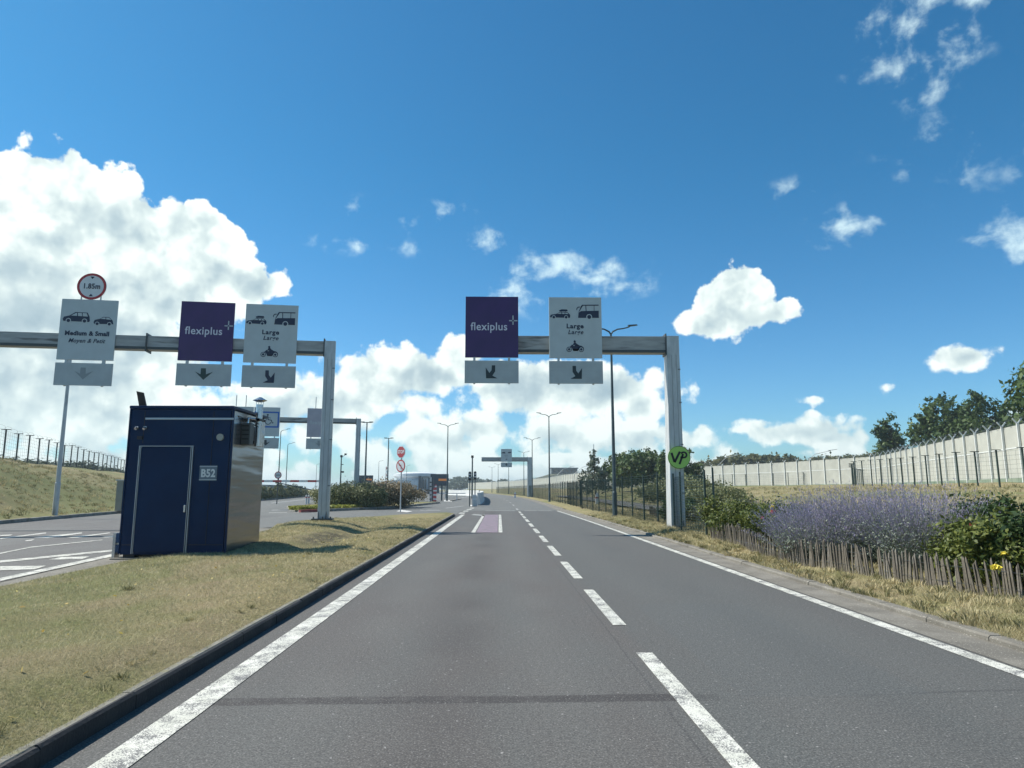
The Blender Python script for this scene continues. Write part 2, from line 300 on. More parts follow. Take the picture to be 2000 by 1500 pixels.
class MB:
    def __init__(s): s.v=[]; s.f=[]; s.smooth=False
    def add(s,vs,fs):
        o=len(s.v); s.v+= [tuple(a) for a in vs]; s.f+=[tuple(i+o for i in f) for f in fs]; return s
    def box(s,x0,x1,y0,y1,z0,z1):
        return s.add([(x0,y0,z0),(x1,y0,z0),(x1,y1,z0),(x0,y1,z0),(x0,y0,z1),(x1,y0,z1),(x1,y1,z1),(x0,y1,z1)],
                     [(0,3,2,1),(4,5,6,7),(0,1,5,4),(1,2,6,5),(2,3,7,6),(3,0,4,7)])
    def tube(s,pts,rad,n=8,cap=True):
        pts=[Vector(q) for q in pts]; rad=rad if hasattr(rad,'__len__') else [rad]*len(pts); vs=[];fs=[]
        for i,q in enumerate(pts):
            a=(pts[min(i+1,len(pts)-1)]-pts[max(i-1,0)]).normalized()
            u=a.cross(Vector((0,0,1)));  u=Vector((1,0,0)) if u.length<1e-3 else u.normalized(); w=a.cross(u).normalized()
            for j in range(n):
                th=2*pi*j/n; vs.append(q+(u*math.cos(th)+w*math.sin(th))*rad[i])
        for i in range(len(pts)-1):
            for j in range(n): fs.append((i*n+j,i*n+(j+1)%n,(i+1)*n+(j+1)%n,(i+1)*n+j))
        if cap: fs+=[tuple(range(n))[::-1],tuple((len(pts)-1)*n+j for j in range(n))]
        return s.add(vs,fs)
    def wire(s,a,b,r=.003):
        return s.tube([a,b],r,3,False)
    def bar(s,a,b,w,h):            # box beam from a to b; w across, h up
        a=Vector(a);b=Vector(b);d=(b-a).normalized();u=d.cross(Vector((0,0,1))); u=Vector((1,0,0)) if u.length<1e-3 else u.normalized(); k=u.cross(d)
        vs=[q+u*w/2*i+k*h/2*j for q in(a,b) for i,j in((-1,-1),(1,-1),(1,1),(-1,1))]
        return s.add(vs,[(0,1,2,3),(7,6,5,4),(0,4,5,1),(1,5,6,2),(2,6,7,3),(3,7,4,0)])
    def poly(s,pts,y0,y1):         # outline in XZ, given thickness between y0 (front) and y1
        tri=geometry.tessellate_polygon([[Vector((a,b,0)) for a,b in pts]]); n=len(pts)
        vs=[(a,y0,b) for a,b in pts]+[(a,y1,b) for a,b in pts]
        fs=[tuple(tr) for tr in tri]+[tuple(i+n for i in tr[::-1]) for tr in tri]+[(i,(i+1)%n,(i+1)%n+n,i+n) for i in range(n)]
        return s.add(vs,fs)
    def flat(s,pts):               # polygon sheet lying on the ground
        n=len(pts); tri=geometry.tessellate_polygon([[Vector((q[0],q[1],0)) for q in pts]])
        fs=[]
        for a,b,c in tri:
            A,B,C=[Vector(pts[i][:2]) for i in(a,b,c)]
            fs.append((a,b,c) if (B-A).cross(C-A)>0 else (a,c,b))
        return s.add(pts,fs)
    def build(s,name,m,parent=None,bevel=0,smooth=False,world=False,prop=None):
        me=bpy.data.meshes.new(name); vs=s.v
        if world and parent is not None:
            l=parent.location; vs=[(a-l.x,b-l.y,c-l.z) for a,b,c in vs]
        me.from_pydata(vs,[],s.f)
        bm=bmesh.new(); bm.from_mesh(me)
        bmesh.ops.recalc_face_normals(bm,faces=bm.faces[:]) if s.f and not getattr(s,'keep',False) else None
        if bevel:
            es=[e for e in bm.edges if len(e.link_faces)==2 and e.calc_face_angle(0)>.5]
            bmesh.ops.bevel(bm,geom=es,offset=bevel,segments=2,profile=.6,affect='EDGES')
        bm.to_mesh(me); bm.free()
        if smooth: me.shade_smooth()
        me.materials.append(m); o=bpy.data.objects.new(name,me); COL.objects.link(o); o.parent=parent
        return o
def sheet(name,pts,m,kind='structure',label=None):
    b=MB(); b.keep=True; b.flat(pts); o=b.build(name,m); return tag(o,label,kind=kind)
def ring(cx,cz,r,n=28,rx=None): return [(cx+(rx or r)*math.cos(2*pi*i/n),cz+r*math.sin(2*pi*i/n)) for i in range(n)]
_TC={}
def text(name,s,size,m,parent,x,z,y,bold=0.,shear=0.,sx_=1.,depth=.004,align='CENTER',sp=1.06):
    cu=bpy.data.curves.new('t','FONT'); cu.body=s; cu.size=size; cu.offset=bold; cu.shear=shear; cu.extrude=depth/2; cu.align_x=align; cu.space_character=sp; cu.align_y='CENTER'; cu.resolution_u=3
    ob=bpy.data.objects.new('t',cu); COL.objects.link(ob); dg=bpy.context.evaluated_depsgraph_get(); dg.update()
    me=bpy.data.meshes.new_from_object(ob.evaluated_get(dg)); bpy.data.objects.remove(ob); bpy.data.curves.remove(cu)
    me.transform(Matrix.Translation((x,y,z))@Matrix.Rotation(pi/2,4,'X')@Matrix.Diagonal((sx_,1,1,1)))
    me.materials.clear(); me.materials.append(m); me.name=name
    o=bpy.data.objects.new(name,me); COL.objects.link(o); o.parent=parent; return o

def npmesh(name,V,F,m,parent=None,tone=None):
    me=bpy.data.meshes.new(name); nv=len(V); k=F.shape[1]; nf=len(F)
    me.vertices.add(nv); me.vertices.foreach_set('co',np.asarray(V,np.float32).ravel())
    me.loops.add(nf*k); me.loops.foreach_set('vertex_index',np.asarray(F,np.int32).ravel())
    me.polygons.add(nf); me.polygons.foreach_set('loop_start',np.arange(0,nf*k,k,dtype=np.int32)); me.polygons.foreach_set('loop_total',np.full(nf,k,np.int32))
    me.update(calc_edges=True)
    if tone is not None:
        a=me.attributes.new('tone','FLOAT','FACE'); a.data.foreach_set('value',np.asarray(tone,np.float32))
    me.materials.append(m); o=bpy.data.objects.new(name,me); COL.objects.link(o); o.parent=parent; return o
def leaves(rs,C,Nn,size,asp=.55,jit=.35):
    """diamond leaves at C, roughly facing Nn"""
    n=len(C); nn=Nn+rs.normal(0,.7,(n,3)); nn/=np.linalg.norm(nn,axis=1)[:,None]+1e-9
    a=rs.normal(0,1,(n,3)); u=np.cross(nn,a); u/=np.linalg.norm(u,axis=1)[:,None]+1e-9; w=np.cross(nn,u)
    s=(size*(1+jit*rs.normal(0,1,n)).clip(.4,1.8))[:,None]
    V=np.stack([C-u*s,C+w*s*asp,C+u*s,C-w*s*asp],1).reshape(-1,3); return V,np.arange(4*n).reshape(-1,4)
def crown(rs,blobs,n,size,asp=.55,shell=.55,lump=.28,drop=0.):
    """leaf clumps through a set of ellipsoids: list of (centre, radii)"""
    vol=np.array([r[0]*r[1]*r[2] for c,r in blobs])**.67; cnt=(n*vol/vol.sum()).astype(int); Cs=[];Ns=[];T=[]
    for (c,r),k in zip(blobs,cnt):
        nc=max(6,k//26); d=rs.normal(0,1,(nc,3)); d/=np.linalg.norm(d,axis=1)[:,None]
        rr=shell+(1.08-shell)*rs.random(nc)**.7; cc=np.array(c)+d*rr[:,None]*np.array(r)
        id_=rs.integers(0,nc,k); off=rs.normal(0,1,(k,3))*np.mean(r)*lump*.55
        pt=cc[id_]+off; Cs.append(pt); Ns.append(d[id_]*.9+np.array([0,0,.35])); ct=rs.random(nc)
        T.append(np.clip(.25+.5*ct[id_]+.25*rs.normal(0,1,k),0,1))
    C=np.concatenate(Cs);Nn=np.concatenate(Ns);T=np.concatenate(T); V,F=leaves(rs,C,Nn,size,asp); return V,F,T

# ---------------------------------------------------------------- ground shapes
def bend(y): return -.00030*max(0,y-60)**2 if y<260 else -.0003*200**2-.12*(y-260)
def XL(y): return -16.8-.155*y                     # kerb at the foot of the left bank
def XF(y): return -37-.389*(y-52)                  # security fence on top of it
def smooth(a): a=min(1,max(0,a)); return a*a*(3-2*a)
def n2(x,y,s=1.): return (math.sin(x*1.7*s+1.3)*math.cos(y*1.3*s-.4)+math.sin(x*.6*s-y*.9*s+2)*.8+math.sin(x*3.1*s+y*2.3*s)*.35)/2.1
def patch(name,ys,xl,xr,h,nx,m,skirt=None,label=None,kind='structure',pw=1.):
    b=MB(); b.keep=True; rows=[]
    for y in ys:
        a,c=xl(y),xr(y); rows.append([(a+(c-a)*(i/nx)**pw,y) for i in range(nx+1)])
    vs=[(x,y,h(x,y)) for r in rows for x,y in r]; n=nx+1; fs=[]
    for j in range(len(ys)-1):
        for i in range(nx): fs.append((j*n+i,j*n+i+1,(j+1)*n+i+1,(j+1)*n+i))
    b.add(vs,fs); o=b.build(name,m,smooth=True); return tag(o,label,kind=kind)
base=sheet('ground',[(-3000,-200,-.12),(3000,-200,-.12),(3000,6000,-.12),(-3000,6000,-.12)],M_GRASS)
# paved surfaces
def strip(name,ys,xa,xb,z,m,kind='structure'):
    b=MB(); b.keep=True; vs=[]
    for y in ys: vs+= [(xa(y),y,z),(xb(y),y,z)]
    b.add(vs,[(2*i,2*i+1,2*i+3,2*i+2) for i in range(len(ys)-1)]); return tag(b.build(name,m),kind=kind)
YS=[-10,0,10,20,30,40,48.6]; 
strip('road',YS,lambda y:-2.6,lambda y:4.42-.00035*max(0,y-20)**2,.0,M_ROAD)
YF=[48.6+i*10 for i in range(40)]
strip('plaza_pavement',[40.2]+YF,lambda y:XL(y)-1,lambda y:4.15+bend(y)+.0035*max(0,min(y,120)-48),-.006,M_PLAZA)
strip('left_road',[-10,0,10,20,30,40.2],lambda y:XL(y)-.3,lambda y:-8.2-.13*(max(y,0)-12),-.006,M_LROAD)
sheet('side_road_link',[(-12.2,31,-.002),(-9.5,27,-.002),(-2.45,38,-.002),(-2.45,40.2,-.002),(-12.2,40.2,-.002)],M_PLAZA)
# island between the roads
def xl_i(y):
    if y<30: return -7.3-.03*y if y<24 else -8.0-(y-24)*.25
    return -9.5+ (y-30)*(6.9/10.3)
def h_i(x,y):
    e=min(x-xl_i(y),-2.66-x,(40.4-y)*.6); k=smooth(e/.9)
    h=.02+.17*smooth((x+8)/3)+k*.05*n2(x,y)+k*.018*n2(x*3.3,y*3.3)+k*.01*n2(x*8.,y*7.)+k*.26*math.exp(-((x+7.2)/1.6)**2-((y-25.5)/6)**2)-k*.16*math.exp(-((x+4.6)/.55)**2)*smooth((y-14)/4)*smooth((36-y)/5)
    if y>34: h=h*.7+.05
    h=min(h,.106+max(0,-2.60-x)*.2)
    return max(h,.015)
patch('grass_verge',[-6+.25*i for i in range(186)]+[40.3],xl_i,lambda y:-2.59,h_i,40,M_GRASS)
strip('side_path',[-6,0,6,12,18,24,27],lambda y:-8.1-.13*(max(y,0)-12),lambda y:xl_i(y)+.12,.010,M_DIRTC)
# kerbs
def kerb(name,path,w,h,m,z0=-.05,seg=1.,side=1):
    """stones laid along a path; the outer face lies on the path, the stone to its left (side=1) or right"""
    b=MB(); pts=[Vector((q[0],q[1],0)) for q in path]
    for a,c in zip(pts,pts[1:]):
        L=(c-a).length; d=(c-a)/L; nrm=Vector((-d.y,d.x,0))*side; k=max(1,round(L/seg))
        for i in range(k):
            q0=a+d*(L*i/k+.004); q1=a+d*(L*(i+1)/k-.004); j=rnd.uniform(-.004,.004); hh=h+rnd.uniform(-.006,.006)
            o=nrm*j; B=[q0+o,q1+o,q1+nrm*w,q0+nrm*w]; ch=nrm*.018
            T=[q0+o+ch,q1+o+ch,q1+nrm*w,q0+nrm*w]
            b.add([(v.x,v.y,z0) for v in B]+[(B[0].x,B[0].y,hh-.018),(B[1].x,B[1].y,hh-.018)]+[(v.x,v.y,hh) for v in T],
                  [(0,1,5,4),(4,5,7,6),(6,7,8,9),(2,3,9,8),(0,4,6,9,3),(1,2,8,7,5)])
    return tag(b.build(name,m),kind='structure')
M_KTOP=mat('dusty_kerb_top',(.22,.21,.175),(.15,.143,.115),6,.9,bump=.5,bsc=60,c3=(.20,.19,.11),sc3=9)
M_KDARK=mat('painted_shade_kerb_face',(.022,.022,.024),(.036,.035,.034),3,.85,bump=.4,bsc=40,c3=(.055,.05,.045),sc3=2.)  # near-black: shade on the road side of the kerb, put into its colour
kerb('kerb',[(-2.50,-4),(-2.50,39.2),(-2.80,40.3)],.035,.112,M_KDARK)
kerb('kerb_backing',[(-2.535,-4),(-2.535,39.2),(-2.84,40.2)],.07,.111,M_KTOP)
kerb('kerb',[(4.86-.00035*max(0,y-20)**2,y) for y in[-4,4,12,20,26,32,38,44,50]]+[(4.72+bend(y)+.0035*(min(y,120)-50),y) for y in range(54,240,6)],.16,.06,M_DIRTC,side=-1)
kerb('kerb',[(XL(y),y) for y in range(-2,200,6)],.18,.16,M_CONC,side=1)
strip('gutter',[-6,4,12,20,26,32,38,44,50],lambda y:4.41-.00035*max(0,y-20)**2,lambda y:4.87-.00035*max(0,y-20)**2,.004,M_DIRTC)
strip('gutter',[50]+list(range(54,240,6)),lambda y:4.1+bend(y)+.0035*(min(y,120)-50),lambda y:4.75+bend(y)+.0035*(min(y,120)-50),.004,M_DIRTC)
# right verge and field, rising to the security wall
def xr0(y): return (5.0-.00035*max(0,y-20)**2) if y<50 else 4.86+bend(y)+.0035*(min(y,120)-50)
def h_r(x,y):
    u=x-xr0(y); X=x-bend(y)
    h=.055+.095*smooth(u/.9)+.035*n2(x,y)*smooth(u/.8)
    h+=1.35*smooth((X-8.5)/24)+ .5*smooth((X-32)/10)
    h+=.10*n2(x*.25,y*.25)*smooth((X-9)/6)
    w=math.hypot(X,y*.35); h+=2.2*smooth((X-50)/70)+ max(0,X-60)*.012
    return h
YR=[-6+.4*i for i in range(100)]+[34+1.5*i for i in range(50)]+[109+8*i for i in range(60)]
patch('grass_field',YR,xr0,lambda y:330,h_r,90,M_GRASS,pw=2.6)
# left bank
def h_l(x,y):
    D=XL(y)-.18-x; Wd=max(8,XL(y)-XF(y)); q=D/Wd
    h=.15+ (3.3+.4*min(1,y/100))*smooth(q*.93+.03)*1.0-.02+(.14*n2(x*.4,y*.4)+.07*n2(x*1.3,y*1.1)+.03*n2(x*3,y*2.7)-.45*math.exp(-((D-5.5)/1.3)**2-((y-38)/2.2)**2))*smooth(D/2)
    if D<.01: h=.13
    return h
YB=[-4+1.2*i for i in range(100)]+[118+8*i for i in range(30)]
patch('grass_bank',YB,lambda y:XL(y)-.17,lambda y:XL(y)-190,h_l,60,M_GRASS,pw=1.8)
bm_=bpy.data.objects['grass_bank'].data; bm_.flip_normals()

# ---------------------------------------------------------------- road markings
def marks(name,quads,m,z=.005):
    b=MB(); b.keep=True
    for q in quads: b.flat([(a[0],a[1],z) for a in q])
    return tag(b.build(name,m),kind='structure')
def rect(x0,x1,y0,y1): return[(x0,y0),(x1,y0),(x1,y1),(x0,y1)]
L=[]
y=2.
while y<41.0: L.append(rect(-2.23,-2.01,y,min(y+1.,41))); y+=1.
marks('edge_line',L,M_WHITE)
marks('edge_line',[[(4.20-.00035*max(0,a-20)**2,a),(4.36-.00035*max(0,a-20)**2,a),(4.36-.00035*max(0,a+2-20)**2,a+2),(4.20-.00035*max(0,a+2-20)**2,a+2)] for a in range(2,48,2)],M_WHITE)
D=[(3.9+4*i-(2 if i==0 else 0),6.6+4*i) for i in range(11)]
marks('lane_dashes',[rect(1.27,1.42,a,b) for a,b in D],M_WHITE)
marks('lane_dashes',[[(1.27+bend(a),a),(1.42+bend(a),a),(1.42+bend(a+4),a+4),(1.27+bend(a+4),a+4)] for a in range(50,200,13)],M_WHITE2)
marks('give_way_dashes',[rect(-2.4+.06*i-.1,-2.05+.06*i-.1,42.6+i*3.8,44.6+i*3.8) for i in range(4)],M_WHITE)
marks('stop_line',[rect(-.95,1.1,48.0,48.6),rect(1.75,2.6,48.0,48.5),rect(2.75,3.7,48.0,48.5)],M_WHITE2)
marks('lane_box_lines',[rect(-.97,-.83,24.3,41),rect(-.02,.12,24.3,41)],M_WHITE)
marks('pink_lane_box',[rect(-.80,-.05,24.3,41)],M_PINK)
marks('faint_line',[[G(925,1004)[:2],G(947,1006)[:2],G(947,1008)[:2],G(920,1006)[:2]]],M_WHITE2)
def gq(*pp): return [tuple(G(a,b)[:2]) for a,b in pp]
marks('left_road_lines',[gq((0,1129),(228,1080),(228,1085),(0,1135)),gq((0,1095),(228,1073),(228,1076),(0,1099)),gq((0,1106),(90,1105),(68,1112),(0,1114)),gq((120,1088),(175,1087),(160,1092),(95,1093)),
  gq((0,1051),(90,1040),(90,1042),(0,1053)),gq((65,1050),(160,1040),(160,1042),(95,1051)),gq((130,1050),(215,1040),(215,1041.5),(150,1050.5)),gq((200,1049),(232,1045),(232,1048),(205,1050)),gq((50,1055.5),(68,1053),(62,1056),(50,1057)),gq((0,1045),(25,1044),(20,1046),(0,1047)),gq((0,1080),(60,1068),(200,1054),(200,1055),(60,1069.5),(0,1082))],M_WHITE,.002)
marks('expansion_joint',[gq((-60,1036.4),(236,1035.2),(236,1036.3),(-60,1037.8))],M_BLACK,.003)
marks('plaza_lines',[gq((530,996),(600,994),(600,995),(530,997)),gq((525,1001),(560,1000.5),(560,1001.5),(525,1002)),gq((530,982),(596,975),(596,976),(530,983)),gq((560,990),(590,989),(590,990),(560,991)),gq((870,992),(905,988),(905,988.7),(870,993)),
  gq((897,973),(925,968),(925,968.6),(897,974)),gq((820,996),(860,996),(860,997),(820,997)),gq((912,966.5),(924,970),(924,970.6),(912,967))],M_WHITE2,.0)
for o in[ob for ob in bpy.data.objects if ob.name.startswith('left_road_lines')]: pass
# white painted pads
for q in(gq((783,996),(806,999),(795,1001),(774,999)),gq((916,986.5),(927,986),(926,989),(918,989))): marks('painted_pad',[q],M_CONCP,.012)

# ---------------------------------------------------------------- overhead signs
SW,SH=1.90,3.17                       # panel width, total height of upper face + lane arrow plate
def cmap(px,py): return ((px-941.5)*.00485,SH-(py-123)*.0049)
def cm2(px,py): return ((px-499+(py-338)*.115)*.00614,SH-(py-237)*.0067)
def picto(name,parent,mp,dark,light=(),wheels=(),m=None,ml=None,wr=1.):
    m=m or M_NAVY; ml=ml or M_SIGNW
    b=MB()
    for q in dark: b.poly([mp(*c) for c in q],-.006,0)
    o=b.build(name,m,parent)
    if light or wheels:
        b=MB(); s=abs(mp(1,0)[0]-mp(0,0)[0])
        for q in light: b.poly([mp(*c) for c in q],-.009,-.004)
        for (cx_,cy_,r) in wheels:
            c=mp(cx_,cy_); b.poly(ring(c[0],c[1],r*1.45*s),-.009,-.003)
        b.build('cutout',ml,o)
        if wheels:
            b=MB()
            for (cx_,cy_,r) in wheels:
                c=mp(cx_,cy_); b.poly(ring(c[0],c[1],r*s),-.012,-.005)
            b.build('wheel_symbol',m,o)
    return o
ARR={'down':[(1118,635),(1146,635),(1148,672),(1188,655),(1135,706),(1084,655),(1117,672)],
     'right':[(918,632),(943,632),(945,668),(960,688),(988,648),(985,728),(902,728),(938,708),(918,676)]}
def arrow(parent,kind,m,sc=1.):
    if kind=='down': mp=lambda a,b:((a-1135)*.0061,.44-(b-670)*.0061)
    elif kind=='right': mp=lambda a,b:((a-944)*.00485,.41-(b-680)*.0049)
    else: mp=lambda a,b:(-(a-944)*.00485,.41-(b-680)*.0049)
    b=MB(); b.poly([mp(*q) for q in ARR['down' if kind=='down' else 'right']],-.006,0); b.build('arrow',m,parent)
def overhead(label,loc,rz,face,arr,am,content,group='sign panels hung on the gantries',slat=M_SLAT,th=.06,tops=False):
    T=thing('overhead_sign',label,'road sign',loc,rz,group)
    b=MB(); b.box(-SW/2,SW/2,0,th,.93,SH); up=b.build('upper_panel',face,T,bevel=.006)
    b=MB()                                   # lane plate made of thin planks with shadow gaps
    n=7
    for i in range(n): b.box(-SW/2-.01,SW/2+.01,0,th*.8,i*.82/n+.002,(i+1)*.82/n-.002)
    b.box(-SW/2+.02,SW/2-.02,.01,th*.7,.01,.81)
    lo=b.build('lane_plate',slat,T)
    b=MB()
    for x in(-.62,.62): b.box(x-.035,x+.035,th,th+.07,-.02,SH-.1); 
    for x in(-.62,.62): b.box(x-.04,x+.04,-.001,th,.815,.935)
    b.build('hanger_rail',M_GALV,T)
    b=MB()
    for z in(1.35,2.15): b.box(-.8,.8,th+.07,th+.11,z,z+.06)
    b.build('clamp_rail',M_GALV,T)
    if tops:
        b=MB()
        for x in(-.35,.35): b.box(x-.025,x+.025,th,th+.05,SH-.2,SH+.9)
        b.build('top_rod',M_GALV,T)
    arrow(lo,arr,am); content(up); return T
def flexi(up,m=None,y=-.002):
    t_=text('lettering','flexiplus',.41,m or M_LETW,up,-.10,SH-1.12,y-.003,bold=.004,sx_=.92)
    b=MB(); m=m or M_LETW
    for (a,c,w) in(((.62,2.28),(.73,2.28),.035),((.79,2.28),(.92,2.28),.035)): b.box(a[0],c[0],-.005,0,2.28-.02,2.28+.02)
    b.box(.74,.78,-.005,0,2.31,2.47); b.box(.74,.78,-.005,0,2.13,2.25); b.build('plus_mark',M_SIGNW,up)
def large(up,m=M_NAVY):
    picto('car_pictogram',up,cmap,[[(752,266),(765,255),(800,250),(825,236),(880,235),(898,250),(905,262),(900,280),(755,276)],[(820,223),(840,215),(878,216),(885,222),(884,230),(825,232)],[(835,229),(838,229),(838,238),(835,238)],[(868,229),(871,229),(871,238),(868,238)]],
      [[(805,249),(827,240),(837,240),(839,249)],[(843,240),(862,240),(862,250),(845,250)],[(867,240),(880,241),(891,251),(867,250)]],[(781,275,10),(873,275,10)])
    picto('coach_pictogram',up,cmap,[[(962,279),(966,240),(985,228),(1117,224),(1117,279)],[(993,180),(1117,178),(1117,186),(1000,187),(978,222),(966,241),(970,225),(985,190)],[(1018,184),(1024,184),(1026,228),(1020,228)],[(1081,184),(1085,184),(1085,226),(1081,226)],[(950,220),(951,206),(962,195),(977,194),(977,200),(963,202),(956,212),(955,222)]],
      [],[(1045,272,15)])
    text('lettering','Large',.235,m,up,cmap(938,0)[0],cmap(0,343)[1],-.005,bold=.008,sx_=1.08,sp=1.12)
    text('lettering','Large',.225,m,up,cmap(941,0)[0],cmap(0,388)[1],-.005,bold=.004,shear=.25,sx_=1.02,sp=1.1)
    picto('motorcycle_pictogram',up,cmap,[[(903,492),(915,480),(925,490),(940,488),(965,486),(985,490),(999,500),(1003,516),(995,503),(978,500),(968,512),(955,527),(922,527),(914,508),(903,498),(896,518),(889,516),(896,498)],ring(934,457,8.5,14),[(926,468),(941,464),(952,476),(970,487),(960,492),(938,490),(930,483),(916,490),(913,486),(924,478)],
       [(920,512),(965,512),(958,528),(925,528)]]+[ring(892,516,19.5,22),ring(982,516,19.5,22)],[ring(892,516,14.5,20),ring(982,516,14.5,20)])
    b=MB()
    for x in(892,982):
        c=cmap(x,516); b.poly(ring(c[0],c[1],.045),-.012,-.006)
    b.build('hub_symbol',M_NAVY,up)
def medium(up):
    picto('people_carrier_pictogram',up,cm2,[[(357,348),(365,336),(395,329),(428,309),(494,310),(504,332),(505,356),(500,362),(360,360)]],
      [[(404,329),(431,314),(436,314),(436,330)],[(441,313),(462,313),(463,331),(441,330)],[(467,313),(489,314),(495,332),(467,331)]],[(388,357,10),(476,357,10)])
    picto('small_car_pictogram',up,cm2,[[(525,362),(532,349),(560,342),(580,331),(612,331),(631,350),(634,370),(528,371)]],
      [[(564,342),(582,334),(592,334),(592,343)],[(596,334),(610,334),(624,346),(596,344)]],[(545,370,8.5),(612,370,8.5)])
    text('lettering','Medium & Small',.225,M_NAVY,up,0,1.90,-.005,bold=.010,sx_=.96)
    text('lettering','Moyen & Petit',.215,M_NAVY,up,0,1.63,-.005,bold=.004,shear=.3,sx_=.92)
def wheelchair(up):
    b=MB()
    for q in((-.12,.9,2.72,2.84),(-.12,.9,1.6,1.72)): b.box(q[0],q[1],-.006,0,q[2],q[3])
    b.box(.78,.9,-.006,0,1.72,2.72); b.box(-.9,-.78,-.006,0,1.72,2.72); b.box(-.9,-.12,-.006,0,2.72,2.84); b.box(-.9,-.12,-.006,0,1.6,1.72)
    b.build('blue_frame',M_BLUE,up)
    b=MB(); b.poly(ring(.05,2.58,.07,12),-.006,0); b.bar((.05,-.005,2.5),(.1,-.005,2.18),.02,.07); b.bar((.1,-.005,2.2),(.32,-.005,2.18),.02,.06); b.bar((.32,-.005,2.2),(.42,-.005,1.93),.02,.06); b.bar((.07,-.005,2.36),(.28,-.005,2.34),.02,.04); b.bar((.40,-.005,1.95),(.50,-.005,1.99),.02,.05)
    pr=None
    for i in range(14):
        th=R(120+i*18); q=(.1+.2*math.cos(th),-.005,2.05+.2*math.sin(th))
        if pr: b.bar(pr,q,.02,.05)
        pr=q
    b.build('wheelchair_symbol',M_NAVY,up)
def smallface(up):
    picto('car_pictogram',up,cmap,[[(752,276),(765,250),(800,245),(825,232),(880,232),(905,262),(900,285),(755,280)],[(985,270),(1000,240),(1117,228),(1110,262),(1040,276)]])
    text('lettering','Medium',.2,M_ARRF,up,0,2.05,-.005,bold=.004); text('lettering','Moyen',.2,M_ARRF,up,0,1.8,-.005,shear=.3)
    b=MB(); b.poly([cmap(*c) for c in[(900,505),(925,475),(950,470),(985,505),(960,500),(930,500)]],-.006,0); b.build('car_pictogram',M_NAVY,up)

def gantry(label,xp,yp,zb,x_end,slope,top=7.0,bw=.42,bh=.60,post=.45,depth=.70,joints=(),face=M_BEAM,postm=M_GALV,flare=.06):
    """L-shaped portal: box post at (xp,yp), beam running left to x_end; slope = dy/dx of the beam"""
    T=thing('sign_gantry',label,'gantry',(xp,yp,zb),math.atan(slope),'sign gantries over the lanes')
    c=math.cos(math.atan(slope)); L=(x_end-xp)/c; H=top-zb
    b=MB(); hw=post/2
    # folded steel post, wider at the foot, with a flared side cheek
    vs=[(-hw-flare,-.0,0),(hw,-.0,0),(hw,depth,0),(-hw-flare,depth,0),(-hw,0,H),(hw,0,H),(hw,depth*.62,H),(-hw,depth*.62,H)]
    b.add(vs,[(0,3,2,1),(4,5,6,7),(0,1,5,4),(1,2,6,5),(2,3,7,6),(3,0,4,7)])
    pm=b.build('post',postm,T,bevel=.02)
    b=MB()
    for x in(-.07,.10): b.box(x-.006,x+.006,-.006,.0,.15,H-.7)
    for z in(1.2,2.9,4.4,5.6): b.box(hw-.08,hw+.015,-.012,.01,z,z+.04)
    b.build('seam',mat('seam_grey',(.20,.21,.21),rough=.6),pm)
    b=MB(); b.box(-hw-.2,hw+.14,-.14,depth+.14,-.03,.03)
    for x,y in((-hw-.13,-.08),(hw+.08,-.08),(0,-.1)): b.tube([(x,y,.03),(x,y,.1)],.025,6)
    for x in(-hw+.02,hw-.1): b.add([(x,-.12,.03),(x,0,.03),(x,0,.28),(x+.02,-.12,.03),(x+.02,0,.03),(x+.02,0,.28)],[(0,1,2),(5,4,3),(0,3,4,1),(1,4,5,2),(2,5,3,0)])
    b.build('base_plate',M_FGREY,T)
    b=MB(); b.box(L,-hw+.02,.06,.06+bw,H-bh,H-.01)
    bmx=b.build('beam',face,T,bevel=.015)
    b=MB(); b.box(L,-hw+.0,.045,.06,H-bh-.002,H-bh+.10)     # lower lip
    b.build('beam_lip',M_FGREY,bmx)
    b=MB()
    for j in [-hw-.02]+[(q-xp)/c for q in joints]:
        b.box(j-.02,j+.02,-.0,.12+bw,H-bh-.08,H+.08)
        
    b.build('flange',M_FGREY,T)
    return T
gantry('nearest right portal of weathered grey steel with a green disc on its post',6.28,24.15,.14,-1.05,0.,bh=.62)
gantry('nearest left portal of pale grey steel standing in the grass island',-6.45,25.6,.40,-24.5,.13,top=7.08,bh=.52,post=.40,depth=.32,flare=0.,joints=(-12.95,-21.))
gantry('second left portal, rising out of the brown bushes',-11.1,54.,.05,-20.6,.2,top=7.0,bh=.42,bw=.35,post=.36,depth=.5,joints=(-17.2,))
gantry('small distant portal over the road far ahead with one sign',5.3,120.,.1,-3.1,0.,top=7.0,bh=.75,post=.75,depth=.7)
overhead('dark purple sign with lane arrow pointing down left, on the right portal',(-.28,23.98,5.21),0,M_PURP,'left',M_ARR,flexi)
overhead('grey sign with car, coach and motorcycle symbols on the right portal',(2.73,23.98,5.20),0,M_SIGNW,'right',M_ARR,large)
yl=lambda x:25.6+.13*(x+6.45)-.02
rl=math.atan(.13)
def onbeam(px,py):
    x=-10.
    for _ in range(6): x=P(px,py,yl(x)).x
    return x
XA,XB,XC=onbeam(532,602),onbeam(407,598),onbeam(176.5,587)
overhead('grey sign with large car, coach and motorcycle symbols nearest the left portal post',(XA,yl(XA),5.23),rl,M_SIGNW,'right',M_NAVY,large)
overhead('dark purple sign with straight down arrow on the left portal',(XB,yl(XB),5.24),rl,M_PURP,'down',M_ARRG,flexi)
overhead('grey sign for medium and small cars with a round height sign on top',(XC,yl(XC),5.16),rl,M_SIGNW,'down',M_ARRF,medium)
rl=math.atan(.2)
y2=lambda x:54+.2*(x+11.1)-.03
